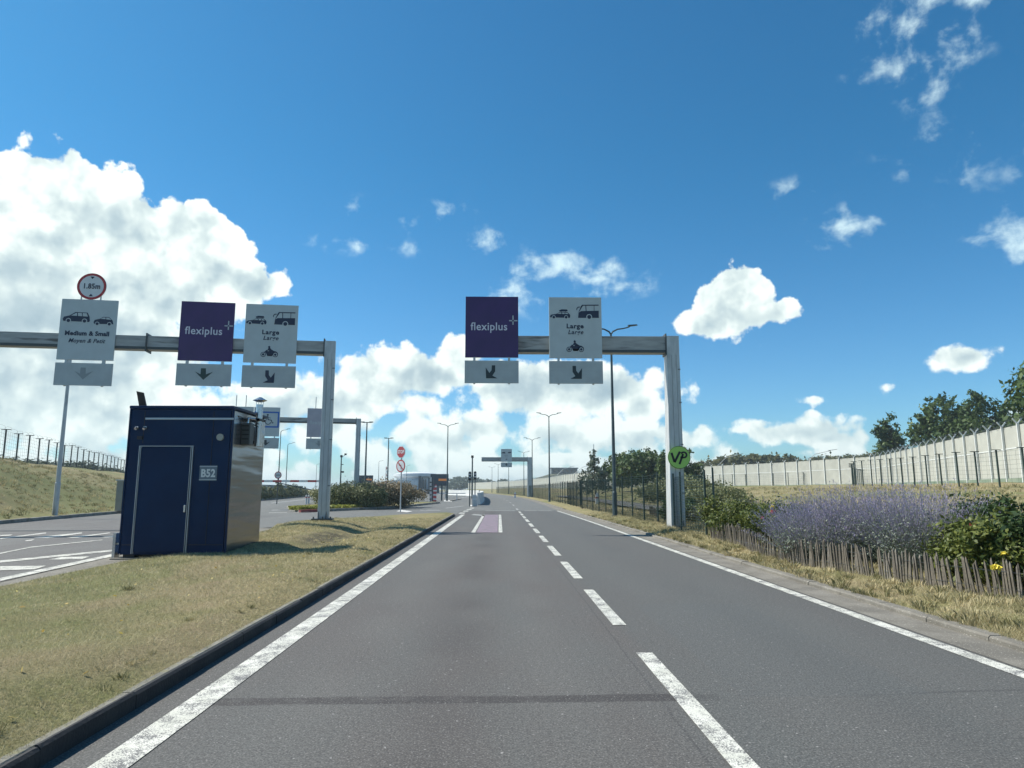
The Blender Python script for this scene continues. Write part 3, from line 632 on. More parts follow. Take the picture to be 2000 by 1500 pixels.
overhead('mauve sign with painted haze glare on the second left portal behind the near post',(-14.0,y2(-14.),4.55),rl,M_MAUVE,'down',M_ARRF,lambda u:flexi(u,M_SIGNW),tops=True)
overhead('pale sign with a blue framed wheelchair symbol on the second left portal',(-17.85,y2(-17.85),4.55),rl,M_SIGNW,'down',M_ARR,wheelchair)
overhead('blank grey sign almost hidden behind the booth roof corner',(-19.75,y2(-19.75),4.55),rl,M_SIGNW,'down',M_ARR,lambda u:None,tops=True)
overhead('small sign on the distant portal ahead with car symbols and down arrow',(1.25,119.9,5.25),0,M_SIGNW,'down',M_ARR,smallface)
# round height limit plate on brackets above the medium / small sign
def round_sign(name,label,cat,loc,rz,r,rim,face,content,group=None,w=.16):
    T=thing(name,label,cat,loc,rz,group)
    b=MB(); b.poly(ring(0,0,r,40),.0,.025); pl=b.build('plate',face,T)
    b=MB(); o=ring(0,0,r*.995,40); i=ring(0,0,r*(1-w*1.35),40); n=40
    b.add([(a,-.006,c) for a,c in o]+[(a,-.006,c) for a,c in i]+[(a,0.002,c) for a,c in o]+[(a,.002,c) for a,c in i],
          [(k,(k+1)%n,(k+1)%n+n,k+n) for k in range(n)]+[(k,k+2*n,(k+1)%n+2*n,(k+1)%n) for k in range(n)]+[(k+n,(k+1)%n+n,(k+1)%n+3*n,k+3*n) for k in range(n)])
    b.build('rim',rim,T); content(T); return T
def hcontent(T):
    text('lettering','1.85m',.27,M_NAVY,T,0,0,-.008,bold=.007,sx_=.85)
    b=MB(); b.poly([(-.07,.37),(.07,.37),(0,.28)],-.008,0); b.poly([(-.07,-.37),(.07,-.37),(0,-.28)],-.008,0); b.build('height_mark',M_NAVY,T)
    b=MB()
    for x in(-.33,.33): b.box(x-.02,x+.02,.03,.06,-.72,-.2)
    b.build('bracket',M_GALV,T)
round_sign('height_limit_sign','round red rimmed 1.85m height limit sign above the medium and small panel','road sign',(XC,yl(XC),8.83),math.atan(.13),.50,M_RED,M_WS,hcontent,w=.13)
# green VP disc on the right post
def vp(T):
    b=MB()
    b.bar((-.27,-.006,.16),(-.17,-.006,-.17),.012,.075); b.bar((-.17,-.006,-.17),(.03,-.006,.20),.012,.075)
    b.bar((.0,-.006,-.24),(.14,-.006,.12),.012,.07); pr=None
    for i in range(13):
        th=R(150-i*22); q=(.16+.105*math.cos(th),-.006,.085+.095*math.sin(th))
        if pr: b.bar(pr,q,.012,.062)
        pr=q
    b.bar(pr,(.04,-.006,.0),.012,.06)
    b.build('lettering',M_BLACK,T)
    b=MB(); b.box(-.2,.2,.025,.09,-.03,.03); b.build('bracket',M_GALV,T)
round_sign('lane_disc','round green disc with black letters VP on the right portal post','sign',(6.33,24.05,2.60),0,.40,M_BLACK,M_GREEN,vp,w=.03)

# ---------------------------------------------------------------- equipment booth on the island
BX0,BX1,BY0,BY1,BZ=-8.17,-5.93,15.25,17.4,3.26
T=thing('equipment_booth','dark blue utility booth marked B52 with chrome flue, beside the left road','booth',((BX0+BX1)/2,BY0,.0),0)
ox,oy=T.location.x,T.location.y
b=MB(); b.box(BX0-ox,BX1-ox-.03,.0,BY1-BY0,.10,BZ); b.build('cabin',M_NAVYP,T,bevel=.02)
b=MB(); b.box(BX1-ox-.028,BX1-ox,.03,BY1-BY0-.02,.14,BZ-.03); 
M_SIDE=bpy.data.materials.new('polished_side_panel'); M_SIDE.use_nodes=True; k=NT(M_SIDE.node_tree); bs=k.n['Principled BSDF']
co=k.new('ShaderNodeTexCoord').outputs['Object']
bs.inputs['Base Color'].default_value=(.27,.265,.275,1); bs.inputs['Metallic'].default_value=.85; bs.inputs['Roughness'].default_value=.24
bn=k.new('ShaderNodeBump'); bn.inputs['Strength'].default_value=.55; bn.inputs['Distance'].default_value=.05; k.l.new(k.noise(k.v('MULTIPLY',co,(1,.25,2.0)),1.5,2,.5),bn.inputs['Height']); k.l.new(bn.outputs[0],bs.inputs['Normal'])
b.build('side_panel',M_SIDE,T)
b=MB(); b.box(BX0-ox-.03,BX1-ox+.03,-.04,BY1-BY0+.03,BZ,BZ+.07); b.build('roof',M_NAVYP,T,bevel=.015)
b=MB()
for x in(BX0-ox+.05,BX1-ox-.3): 
    for y in(.05,BY1-BY0-.3): b.box(x,x+.25,y,y+.25,-.02,.10)
b.box(BX0-ox+.3,BX1-ox-.3,.2,.35,.0,.10); b.build('skid',M_BLACK,T)
def bp(px,py,y=BY0-.0): q=P(px,py,y); return q.x-ox,q.z
b=MB()
for x in(-.62,.42,.95): pass
b.box(BX0-ox+.03,BX1-ox-.06,-.008,.0,.30,.315); b.box(BX1-ox-.42,BX1-ox-.41,-.008,.0,.315,BZ-.05); b.box(BX0-ox+.30,BX0-ox+.31,-.008,.0,2.5,BZ-.05); b.build('panel_joint',M_BLACK,T)
b=MB(); b.box(BX0-ox-.12,BX1-ox+.15,-.15,BY1-BY0+.1,-.05,.035); b.build('concrete_slab',M_DIRTC,T)
# door
x0,z1=bp(274,872); x1,_=bp(378,872)
b=MB(); b.box(x0+.03,x1-.03,-.025,.0,.16,z1-.03); dr=b.build('door',M_NAVYP,T,bevel=.006)
b=MB(); b.box(x0-.005,x0+.012,-.04,.0,.12,z1); b.box(x0+.03,x0+.040,-.04,.0,.12,z1); b.box(x1-.04,x1-.028,-.04,.0,.12,z1); b.box(x1-.005,x1+.012,-.04,.0,.12,z1); b.box(x0-.005,x1+.012,-.038,.0,z1,z1+.014)
b.build('door_frame',M_TRIM,T)
b=MB(); 
for z in(.6,1.3,2.0): b.tube([(x0+.02,-.05,z),(x0+.02,-.05,z+.12)],.013,8)
b.build('hinge',M_TRIM,dr)
b=MB(); b.box(x1-.10,x1-.06,-.06,-.02,1.0,1.16); b.build('handle',M_STEEL,dr,bevel=.006)
xa,za=bp(285,818); xb,_=bp(457,818); b=MB(); b.box(xa,xb,-.03,.0,za-.02,za+.025); b.build('gutter_rail',M_TRIM,T,bevel=.005)
for px in(270,286):
    xx,zz=bp(px,836); b=MB(); b.box(xx-.035,xx+.035,-.07,0,zz-.03,zz+.03); b.tube([(xx,-.07,zz),(xx,-.12,zz-.03)],.03,8); b.build('wall_light',M_STEEL,T)
xx,zz=bp(274,855); b=MB(); b.box(xx-.06,xx+.06,-.03,0,zz-.035,zz+.035); b.build('vent_grille',M_BLACK,T)
xx,zz=bp(431,854); b=MB(); b.poly(ring(xx,zz,.075,24),-.05,0); b.build('round_vent',mat('vent_plastic',(.35,.35,.30),rough=.6),T)
xa,za=bp(391,909); xb,zb=bp(423,939); b=MB(); b.box(xa,xb,-.012,0,zb,za); pt=b.build('number_plate',mat('plate_grey',(.13,.17,.21),rough=.5),T)
text('lettering','B52',.235,M_WS,pt,(xa+xb)/2,(za+zb)/2-.01,-.016,bold=.008,sx_=.82)
b=MB(); b.box(xa,xb,-.016,-.012,za-.03,za-.02); b.box(xa,xb,-.016,-.012,zb+.02,zb+.03); b.build('plate_rule',M_WS,pt)
b=MB(); 
q=bp(268,797)[0]; b.add([(q-.09,.25,BZ+.07),(q+.09,.20,BZ+.07),(q+.09,.25,BZ+.07),(q-.09,.30,BZ+.07),(q-.13,.15,BZ+.42),(q+.05,.10,BZ+.38),(q+.05,.14,BZ+.38),(q-.13,.19,BZ+.42)],[(0,3,2,1),(4,5,6,7),(0,1,5,4),(1,2,6,5),(2,3,7,6),(3,0,4,7)])
b.box(q-.02,q+.02,.22,.26,BZ+.06,BZ+.2); b.build('solar_panel',M_BLACK,T)
b=MB(); b.box(-.35,-.15,.4,.6,BZ+.07,BZ+.10); b.build('roof_hatch',M_BLACK,T)
sx1=BX1-ox
b=MB(); fx,fy=sx1+.18,1.15; b.tube([(fx,fy,2.55),(fx,fy,3.42)],.075,16); b.tube([(fx,fy,3.42),(fx,fy,3.50)],[.085,.085],16); b.tube([(fx,fy,2.50),(fx,fy,2.58)],.095,16); b.tube([(fx,fy,3.0),(fx,fy,3.04)],.084,16)
fl=b.build('flue',M_STEEL,T,smooth=False)
b=MB(); b.tube([(fx,fy,3.56),(fx,fy,3.60),(fx,fy,3.68)],[.06,.17,.03],16)
for i in range(4): th=i*pi/2; b.tube([(fx+.08*math.cos(th),fy+.08*math.sin(th),3.48),(fx+.09*math.cos(th),fy+.09*math.sin(th),3.61)],.006,5)
b.build('rain_cap',M_STEEL,fl)
b=MB(); b.box(sx1,sx1+.20,.55,.80,2.50,3.0); ac=b.build('cooling_unit',M_FGREY,T,bevel=.02)
b=MB()
for z in(2.62,2.72,2.82,2.92): b.box(sx1+.02,sx1+.18,.54,.55,z,z+.03)
b.build('louvre',M_BLACK,ac)
b=MB(); b.box(sx1,sx1+.26,.9,.96,3.10,3.15); b.box(sx1,sx1+.26,1.3,1.36,3.10,3.15); b.box(sx1+.2,sx1+.26,.9,1.36,3.10,3.15); b.bar((sx1,.6,3.1),(sx1+.2,1.1,2.95),.02,.02); b.bar((sx1,.3,3.14),(sx1+.22,1.1,3.02),.014,.014); b.box(sx1,sx1+.15,.85,1.0,2.62,2.95); b.box(sx1,sx1+.12,1.28,1.42,2.55,2.9); b.build('flue_bracket',M_BLACK,T)
b=MB(); b.tube([(sx1+.10,.67,3.0),(sx1+.10,.67,3.12),(sx1+.18,.9,3.12)],.03,8); b.build('duct',M_STEEL,T)
b=MB(); b.box(sx1-.01,sx1+.03,-.012,.03,.12,BZ); b.box(BX0-ox-.03,BX0-ox,-.012,.03,.12,BZ); b.build('corner_trim',M_NAVYP,T,bevel=.004)
b=MB(); b.box(BX0-ox-.22,BX0-ox-.16,.1,.3,.0,.55); b.box(BX0-ox-.16,BX0-ox-.0,.15,.2,.3,.34); b.build('cable_box',M_STEEL,T)

# ---------------------------------------------------------------- street lamps
def lamp(label,x,y,z,H=9.7,arms=2,group='street lamps beside the road',ang=0.,r=.085,m=None,L=1.35):
    T=thing('street_lamp',label,'street lamp',(x,y,z),ang,group); m=m or M_POLE
    b=MB(); b.tube([(0,0,0),(0,0,1.2),(0,0,1.25),(0,0,H-.35)],[r*1.5,r*1.4,r*1.1,r*.6],10); b.tube([(0,0,-.02),(0,0,.04)],.2,10); b.build('pole',m,T,smooth=False)
    b=MB(); b.box(-.06,.06,-r*1.5-.01,-r*1.3,.5,.95); b.build('access_door',m,T)
    for s in((-1,1) if arms==2 else (1,)):
        b=MB(); pts=[(0,0,H-.40),(s*.10,0,H-.25),(s*.35,0,H-.12),(s*.65,0,H-.08),(s*.95,0,H+.0),(s*L*.75,0,H+.06)]
        b.tube(pts,[.045,.045,.04,.035,.035,.03],6); b.build('arm',m,T)
        b=MB(); b.add([(s*L*.68,-.11,H+.03),(s*(L+.05),-.07,H+.09),(s*(L+.05),.07,H+.09),(s*L*.68,.11,H+.03),(s*L*.66,-.09,H+.10),(s*(L+.0),-.05,H+.14),(s*(L+.0),.05,H+.14),(s*L*.66,.09,H+.10)],[(0,1,2,3),(7,6,5,4),(0,4,5,1),(1,5,6,2),(2,6,7,3),(3,7,4,0)])
        b.build('lamp_head',m,T)
    return T
LA=lamp('nearest double armed street lamp, rising behind the right portal beam',5.78,34.6,.13)
XLM=lambda y:xr0(y)+.55
for x,y,lab in[(5.45,74.9,'double armed street lamp on the right verge, second from the camera'),(5.36,111.8,'double armed street lamp just left of the distant portal post line, third on the right'),
   (5.43,152,'double armed street lamp seen close behind the distant portal post'),(-.36,227.,'double armed street lamp seen just left of the distant sign'),(-2.72,259,'double armed street lamp farthest along the right side'),
   (-6.55,87.1,'double armed street lamp standing at the plaza entrance by the barrier arm'),(2.6,190,'double armed street lamp directly under the distant sign')]:
    dup(LA,loc=(x,y,.0),label=lab)
LS=lamp('single armed street lamp behind the wheelchair sign',-33.7,106,.9,arms=1,group='single armed lamps on the left bank',ang=.15)
for x,y,z,lab in[(-41.8,136.2,.8,'single armed lamp left of the near portal post, over the striped bar'),(-44.3,172,.8,'single armed lamp seen against the left edge of the near portal post'),(-37.5,215,.5,'single armed lamp seen right of the near portal post'),(-33.5,250,.3,'thin distant single armed lamp between the two left portal posts'),(-66,250,.8,'thin distant single armed lamp over the left hedge')]:
    dup(LS,loc=(x,y,z),rz=.15,label=lab)
TT=thing('lamp_mast','T shaped lamp mast right of the second left portal post','street lamp',(-16.5,85.3,0),0,'T shaped lamp masts on the plaza')
b=MB(); b.tube([(0,0,0),(0,0,9.7)],[.14,.07],8); b.build('pole',M_POLE,TT)
b=MB(); b.box(-.55,.55,-.12,.12,9.66,9.74); b.box(-.75,-.3,-.17,.17,9.70,9.80); b.box(.3,.75,-.17,.17,9.70,9.80); b.build('lamp_head',M_POLE,TT)
dup(TT,loc=(-18.1,112.3,0),label='T shaped lamp mast above the bush, left of the stop sign')
TP=thing('street_lamp','dark lamp post on the left bank, its head hidden by the medium and small sign','street lamp',(-24.0,36.7,.2),-.16,'street lamps beside the road')
lp=G(107,1005,.2); TP.location=lp
b=MB(); b.tube([(0,0,-.05),(0,0,1.6),(0,0,1.65),(0,0,8.6)],[.135,.13,.11,.07],10); b.build('pole',M_GALV,TP)
b=MB(); b.tube([(0,0,8.5),(.2,0,8.7),(.6,0,8.75)],.04,6); b.build('arm',M_GALV,TP)
b=MB(); b.box(.5,.85,-.1,.1,8.7,8.8); b.build('lamp_head',M_GALV,TP)
def cammast(x,y,H,label):
    T=thing('camera_mast',label,'camera mast',(x,y,0),0,'camera masts around the plaza')
    b=MB(); b.tube([(0,0,0),(0,0,H)],[.13,.08],8); b.build('pole',M_POLE,T)
    b=MB(); b.box(-.15,.15,-.12,.12,H-.1,H+.25); b.bar((0,0,H-.1),(.6,0,H+.3),.05,.05); b.box(.45,.75,-.1,.1,H+.25,H+.5); b.build('camera',M_BLACK,T)
    b=MB(); b.box(-.05,.45,-.1,.1,H-2.4,H-2.15); b.box(.0,.35,-.05,.05,H-1.2,H-1.1); b.build('floodlight',M_BLACK,T); return T
cammast(-23.8,104,6.3,'camera mast with side arm between the two left portal posts')
T=thing('camera_mast','plain dark mast with a small camera, left of the distant portal','camera mast',(-4.3,110,0),0,'camera masts around the plaza')
b=MB(); b.tube([(0,0,0),(0,0,6.5)],[.15,.1],8); b.build('pole',M_POLE,T); b=MB(); b.box(-.2,.2,-.15,.15,6.4,6.8); b.build('camera',M_BLACK,T)

# ---------------------------------------------------------------- stop sign
T=thing('stop_sign','red octagonal STOP sign above a round no left turn sign on one post','road sign',(-6.55,46.2,0),0)
b=MB(); b.tube([(0,0,-.02),(0,0,4.25)],.042,10); b.build('post',M_GALV,T)
rz=R(-38)
e1=bpy.data.objects.new('octagonal_plate',None)
def tilt(o,a,z=0): o.rotation_euler=(0,0,a)
oc=[(.42*math.cos(pi/8+i*pi/4),3.95+.42*math.sin(pi/8+i*pi/4)) for i in range(8)]; oi=[(.385*math.cos(pi/8+i*pi/4),3.95+.385*math.sin(pi/8+i*pi/4)) for i in range(8)]
b=MB(); b.poly(oc,-.075,-.05); o1=b.build('octagonal_plate',M_WS,T); tilt(o1,rz)
b=MB(); b.poly(oi,-.081,-.074); o2=b.build('red_face',M_REDF,o1)
text('lettering','STOP',.31,M_WS,o1,0,3.95,-.084,bold=.012,sx_=.80)
b=MB(); b.poly(ring(0,3.02,.42,32),-.075,-.05); o3=b.build('round_plate',M_REDF,T); tilt(o3,rz)
b=MB(); b.poly(ring(0,3.02,.335,32),-.081,-.074); b.build('white_face',M_WS,o3)
b=MB(); b.bar((.05,-.083,2.80),(.05,-.083,3.06),.006,.05); b.bar((.05,-.083,3.06),(-.1,-.083,3.10),.006,.05); b.poly([(-.20,3.11),(-.08,3.20),(-.08,3.02)],-.085,-.081); b.build('turn_arrow',M_BLACK,o3)
b=MB(); b.bar((-.25,-.088,3.27),(.25,-.088,2.77),.006,.07); b.build('red_bar',M_REDF,o3)

# ---------------------------------------------------------------- steel mesh fences
def postmesh(h,w=.06,tbar=False,yarm=False):
    b=MB(); b.box(-w/2,w/2,-w/2,w/2,-.1,h)
    if tbar: b.box(-w*.5,w*.5,-.3,.3,h-.03,h+.02)
    if yarm:
        for s in(-1,1): b.bar((0,0,h-.05),(0,s*.32,h+.38),w*.6,w*.6)
    return b
def meshpanel(L,h,dz,dx,r=.0028,fold=True):
    b=MB(); n=int(h/dz)
    for i in range(n+1): b.wire((0,0,.05+i*(h-.1)/n),(L,0,0.05+i*(h-.1)/n),r*1.3)
    k=int(L/dx)
    for i in range(k+1): b.wire((i*L/k,.006,.05),(i*L/k,.006,h-.05),r)
    return b
def along(path,step):
    out=[]; rem=0
    for a,c in zip(path,path[1:]):
        a=Vector(a[:2]);c=Vector(c[:2]);L=(c-a).length; s=rem
        while s<L: out.append(a+(c-a)*(s/L)); s+=step
        rem=s-L
    return out
def fence(name,label,cat,pts,hf,h,postm,wirem,pmesh,panels,group=None,pw=.06,grades=((60,.1,.1),(120,.2,.2),(9999,.4,.5))):
    T=thing(name,label,cat,(pts[0].x,pts[0].y,hf(pts[0].x,pts[0].y)),0,group); base=T.location.copy(); cache={}
    pm=None
    for i,q in enumerate(pts):
        z=hf(q.x,q.y); nx=pts[min(i+1,len(pts)-1)]; pv=pts[max(i-1,0)]; a=math.atan2(nx.y-pv.y,nx.x-pv.x)
        if pm is None: o=pmesh.build('post',postm,T); pm=o
        else: o=pm.copy(); COL.objects.link(o)
        o.parent=T; o.location=Vector((q.x,q.y,z))-base; o.rotation_euler=(rnd.uniform(-.008,.008),rnd.uniform(-.008,.008),a)
        if panels and i<len(pts)-1:
            L=(nx-q).length; z2=hf(nx.x,nx.y); g=[gg for gg in grades if q.length<gg[0]][0]; key=(round(L,1),g[0])
            if key not in cache: cache[key]=meshpanel(L,h-.05,g[1],g[2],max(.0050,.00008*q.length)).build('mesh_panel',wirem,T); o=cache[key]
            else: o=cache[key].copy(); COL.objects.link(o)
            o.parent=T; o.location=Vector((q.x,q.y,z))-base; o.rotation_euler=(0,-math.atan2(z2-z,L),math.atan2(nx.y-q.y,nx.x-q.x))
    return T
fx_=lambda y:xr0(y)+1.15
pts=[Vector((fx_(24.3+2.46*i) if i else 6.15,24.3+2.46*i)) for i in range(78)]
fence('mesh_fence','long dark green mesh fence running along the right side of the road','fence',pts,h_r,2.0,M_FENCE,M_FENCE,postmesh(2.0,.055),True,'dark green mesh fences')
pts=[Vector((5.95,19.9)),Vector((5.78,22.0)),Vector((6.10,24.1))]
fence('mesh_fence','short green mesh fence panels in front of the right portal post','fence',pts,h_r,1.85,M_FENCE,M_FENCE,postmesh(1.9,.05),True,'dark green mesh fences',grades=((9999,.085,.2),))
T=thing('fence_gate','narrow green gate leaning open beside the right portal post','gate',(6.0,19.3,h_r(6.,19.3)),R(70),'dark green mesh fences')
b=MB(); b.bar((0,0,-.05),(.12,0,1.95),.05,.05); b.bar((.42,0,-.05),(.18,0,1.85),.05,.05); b.build('gate_post',M_FENCE,T)
b=MB()
for i in range(18): b.wire((.03+.006*i,.0,.1+.1*i),(.40-.012*i,0,.1+.1*i))
b.build('mesh_panel',M_FENCE,T)
# second fence on the field in front of the security wall
F1=[(27,0),(30.5,18),(32.5,33),(33.5,40),(34,47),(35,54),(37.2,66),(38.8,75)]
F2=[(38.8,75),(48,93),(60,112),(57,125),(50,136),(41,150),(32,172),(24,200),(20,230)]
fence('security_fence','tall dark security fence with T topped posts on the right field','fence',along(F1,2.6),h_r,2.55,M_FENCE,M_FENCE,postmesh(2.6,.09,True),True,'security fences',grades=((9999,.3,.6),))
fence('security_fence','distant row of dark fence posts before the far concrete wall','fence',along(F2,3.2),h_r,2.4,M_FENCE,M_FENCE,postmesh(2.4,.09,True),True,'security fences',grades=((9999,.3,.8),))
FL=[(XF(y),y) for y in(30,52,106,150,200)]
def h_lf(x,y): return h_l(x,y)
fence('security_fence','tall mesh fence with T topped posts along the top of the left bank','fence',along(FL,3.35),h_lf,2.3,M_FGREY,M_FGREY,postmesh(2.3,.10,True),True,'security fences',grades=((9999,.28,.5),))
# coils of razor wire on the left fence and on the wall
def coil(b,path,hf,z,r,pitch,n=7,wr=.008):
    pr=None; s=0
    P_=along(path,pitch/n)
    for i,q in enumerate(P_):
        th=2*pi*i/n; nx=P_[min(i+1,len(P_)-1)]; dd=(nx-q); dd=dd.normalized() if dd.length>0 else Vector((0,1)); nr=Vector((-dd.y,dd.x))
        c=Vector((q.x+nr.x*r*math.cos(th),q.y+nr.y*r*math.cos(th),hf(q.x,q.y)+z+r*math.sin(th)))
        if pr is not None: b.wire(pr,c,wr)
        pr=c
T=bpy.data.objects['security_fence.002']
b=MB(); coil(b,[(XF(y),y) for y in range(34,150,6)],h_l,2.42,.12,1.6,5,.007); b.build('razor_wire',M_FGREY,T,world=True)

# ---------------------------------------------------------------- concrete security wall
WP=[(27,-8),(33,18),(38,44),(42,56),(47,71),(52,86),(57,100),(59.5,109),(58.4,116),(55,133),(46.6,158),(38,183),(27,208),(23,250),(22,300),(10,420),(-25,560)]
def wz(x,y): return 1.95
def wall(label,path,z0,z1,step):
    T=thing('security_wall',label,'wall',(path[0][0],path[0][1],z0(path[0])),0,'concrete security wall')
    def ribbon(off,za,zb,th,name,m,par):
        b=MB(); k=len(path); vs=[]
        for i,q in enumerate(path):
            a=Vector(path[max(i-1,0)]);c=Vector(path[min(i+1,k-1)]);d=(c-a).normalized(); n=Vector((-d.y,d.x))   # left of travel = towards camera
            for o in(off,off-th):
                for z in(za(q),zb(q)): vs.append((q[0]+n.x*o,q[1]+n.y*o,z))
        fs=[]
        for i in range(k-1):
            j=4*i; fs+=[(j,j+4,j+5,j+1),(j+2,j+3,j+7,j+6),(j+1,j+5,j+7,j+3)]
        fs+=[(0,1,3,2),(4*k-4,4*k-2,4*k-1,4*k-3)]
        b.add(vs,fs); return b.build(name,m,par,world=True)
    w=ribbon(0,lambda q:z0(q)-1.0,lambda q:z1(q),.2,'wall_panel',M_WALL,T)
    ribbon(.12,lambda q:z0(q)-1.0,lambda q:z0(q)+.35,.1,'plinth',M_WALLB,T)
    ribbon(.03,lambda q:z0(q)+(z1(q)-z0(q))*.60,lambda q:z0(q)+(z1(q)-z0(q))*.62,.03,'string_course',M_POSTW,T)
    pm=None; pp=along(path,step); 
    for i,q in enumerate(pp[:98]):
        nx=pp[min(i+1,len(pp)-1)]; pv=pp[max(i-1,0)]; d=(nx-pv).normalized(); n=Vector((-d.y,d.x)); zz=z0((q.x,q.y))
        if pm is None: pm=postmesh(z1(path[0])-zz+.12,.15,False,True).build('post',M_POSTW,T); o=pm
        else: o=pm.copy(); COL.objects.link(o)
        o.parent=T; o.location=Vector((q.x+n.x*.12,q.y+n.y*.12,zz))-T.location; o.rotation_euler=(0,0,math.atan2(d.y,d.x))
    b=MB()
    ff=lambda x,y:z1((x,y))
    coil(b,[(a+0,c) for a,c in path],ff,.32,.30,1.5,6,.022)
    b.build('razor_wire',M_FGREY,T,world=True)
    b=MB()
    for a,c in zip(pp,pp[1:]):
        for dz in(.15,.48): b.wire((a.x,a.y,z1((a.x,a.y))+dz),(c.x,c.y,z1((c.x,c.y))+dz),.012)
    b.build('top_wire',M_FGREY,T,world=True)
    return T
z0=lambda q:2.0 if q[1]<130 else 1.9-.002*(q[1]-130)
wall('near stretch of pale concrete security wall with white Y topped posts, right',WP[:8],z0,lambda q:6.52,3.3)
wall('far stretch of pale concrete security wall curving away behind the field',WP[7:],z0,lambda q:6.6-.0008*max(0,q[1]-116),3.9)
bpy.data.objects['security_wall'].name='security_wall'

# ---------------------------------------------------------------- trees
RS=np.random.default_rng(11)
def tree(name,label,x,y,z,h,w,mat_,seed,style='round',n=4200,leaf=.24,group='trees behind the wall'):
    rs=np.random.default_rng(seed); T=thing(name,label,'tree',(x,y,z),0,group)
    if style=='cone':
        bl=[((rs.normal(0,.12),rs.normal(0,.12),h*(.2+.75*i/8)),(w*.5*(1-i/9.5)+.1,w*.5*(1-i/9.5)+.1,h*.09)) for i in range(9)]
    elif style=='poplar':
        bl=[((rs.normal(0,w*.10),rs.normal(0,w*.1),h*(.22+.68*i/7)),(w*(.46-.03*abs(i-2.2)**1.4)*.9,w*(.46-.03*abs(i-2.2)**1.4)*.9,h*.12)) for i in range(8)]
        bl+=[((w*.35*math.cos(a),w*.35*math.sin(a),h*rs.uniform(.25,.7)),(w*.2,w*.2,h*.13)) for a in rs.uniform(0,6.28,7)]
    else:
        bl=[((0,0,h*.55),(w*.36,w*.36,h*.34))]+[((w*.34*math.cos(a),w*.34*math.sin(a),h*rs.uniform(.3,.78)),(w*rs.uniform(.14,.25),w*rs.uniform(.14,.25),h*rs.uniform(.11,.19))) for a in rs.uniform(0,6.28,11)]+[((rs.normal(0,w*.15),rs.normal(0,w*.15),h*.86),(w*.16,w*.16,h*.12)) for _ in range(3)]
    V,F,t_=crown(rs,bl,n,leaf,.6,.6,.34); npmesh('crown',V,F,mat_,T,t_)
    b=MB(); b.tube([(0,0,-.3),(rs.normal(0,.05),0,h*.3),(rs.normal(0,.1),0,h*.6),(0,0,h*.85)],[h*.022,h*.017,h*.01,.02],7)
    for i in range(7):
        a=rs.uniform(0,6.28); zz=h*rs.uniform(.25,.6); b.tube([(0,0,zz),(w*.15*math.cos(a),w*.15*math.sin(a),zz+h*.08),(w*.33*math.cos(a),w*.33*math.sin(a),zz+h*.17)],[h*.009,h*.006,.01],5)
    b.build('trunk',M_BARK,T); return T
def at(px,Y,z=None,hf=h_r):
    x=(px-VX)/FPX*Y*1.0; x=P(px,955,Y).x; return x,Y,(hf(x,Y) if z is None else z)
def hpx(top,Y,base): return P(1000,top,Y).z-base
# behind the near wall, right edge
x,y,z=at(1750,122); A1=tree('broadleaf_tree','lone rounded tree above the bend of the concrete wall',x,y,z,hpx(806,y,z),5.6,L_TREE,1,'poplar',4500,.25)
x,y,z=at(1842,108); A2=tree('broadleaf_tree','tall dark broadleaf tree at the left end of the right hand clump',x,y,z,hpx(768,y,z),8.2,L_TREE,2,'poplar',7000,.27)
x,y,z=at(1925,104); A3=tree('broadleaf_tree','second broad dark tree in the right hand clump behind the wall',x,y,z,hpx(766,y,z),9.5,L_TREE,3,'poplar',7500,.27)
def near(src,px,Y,top,label,sx=1.,group=None):
    x,y,z=at(px,Y); hs=src['h0'] if 'h0' in src else None
    s=hpx(top,Y,z)/H0[src.name]; return dup(src,loc=(x,y,z),rz=rnd.uniform(0,6),scale=(s*sx,s*sx,s),label=label)
H0={A1.name:hpx(806,122,at(1750,122)[2]),A2.name:hpx(768,108,at(1845,108)[2]),A3.name:hpx(766,104,at(1925,104)[2])}
near(A1,1880,112,775,'round tree tucked between the two tall trees behind the wall')
near(A2,1965,102,790,'slimmer tree near the right edge above the razor wire')
near(A3,2014,88,800,'broad tree at the right edge of the picture behind the wall')
near(A1,1975,118,798,'low round tree top behind the right hand clump')
near(A2,2078,66,672,'tall tree just entering at the right edge, highest of all')
near(A1,1722,135,872,'small round tree left of the lone tree above the wall',.8)
# before the wall, behind the mesh fence
g2='trees on the field behind the mesh fence'
x,y,z=at(1162,98); C1=tree('conifer','slim grey green conifer left of the tall lamp post',x,y,z,hpx(882,y,z),4.6,L_TREEB,4,'cone',2600,.17,g2)
x,y,z=at(1233,108); C2=tree('broadleaf_tree','dark tree just right of the tall lamp post',x,y,z,hpx(880,y,z),6.0,L_TREE,5,'round',4200,.21,g2)
H0[C2.name]=hpx(880,108,z)
near(C2,1264,112,876,'taller dark tree in the middle of the group left of the portal post'); near(C2,1297,110,886,'dark tree nearest the left side of the portal post',.95)
near(C2,1210,120,888,'small dark tree hidden behind the tall lamp post',.9); near(C2,1322,104,872,'dark tree half hidden by the right portal post')
near(C2,1356,108,905,'low dark tree right of the green disc',1.0); near(C2,1280,125,893,'wide low tree filling the gap behind the group',1.4)
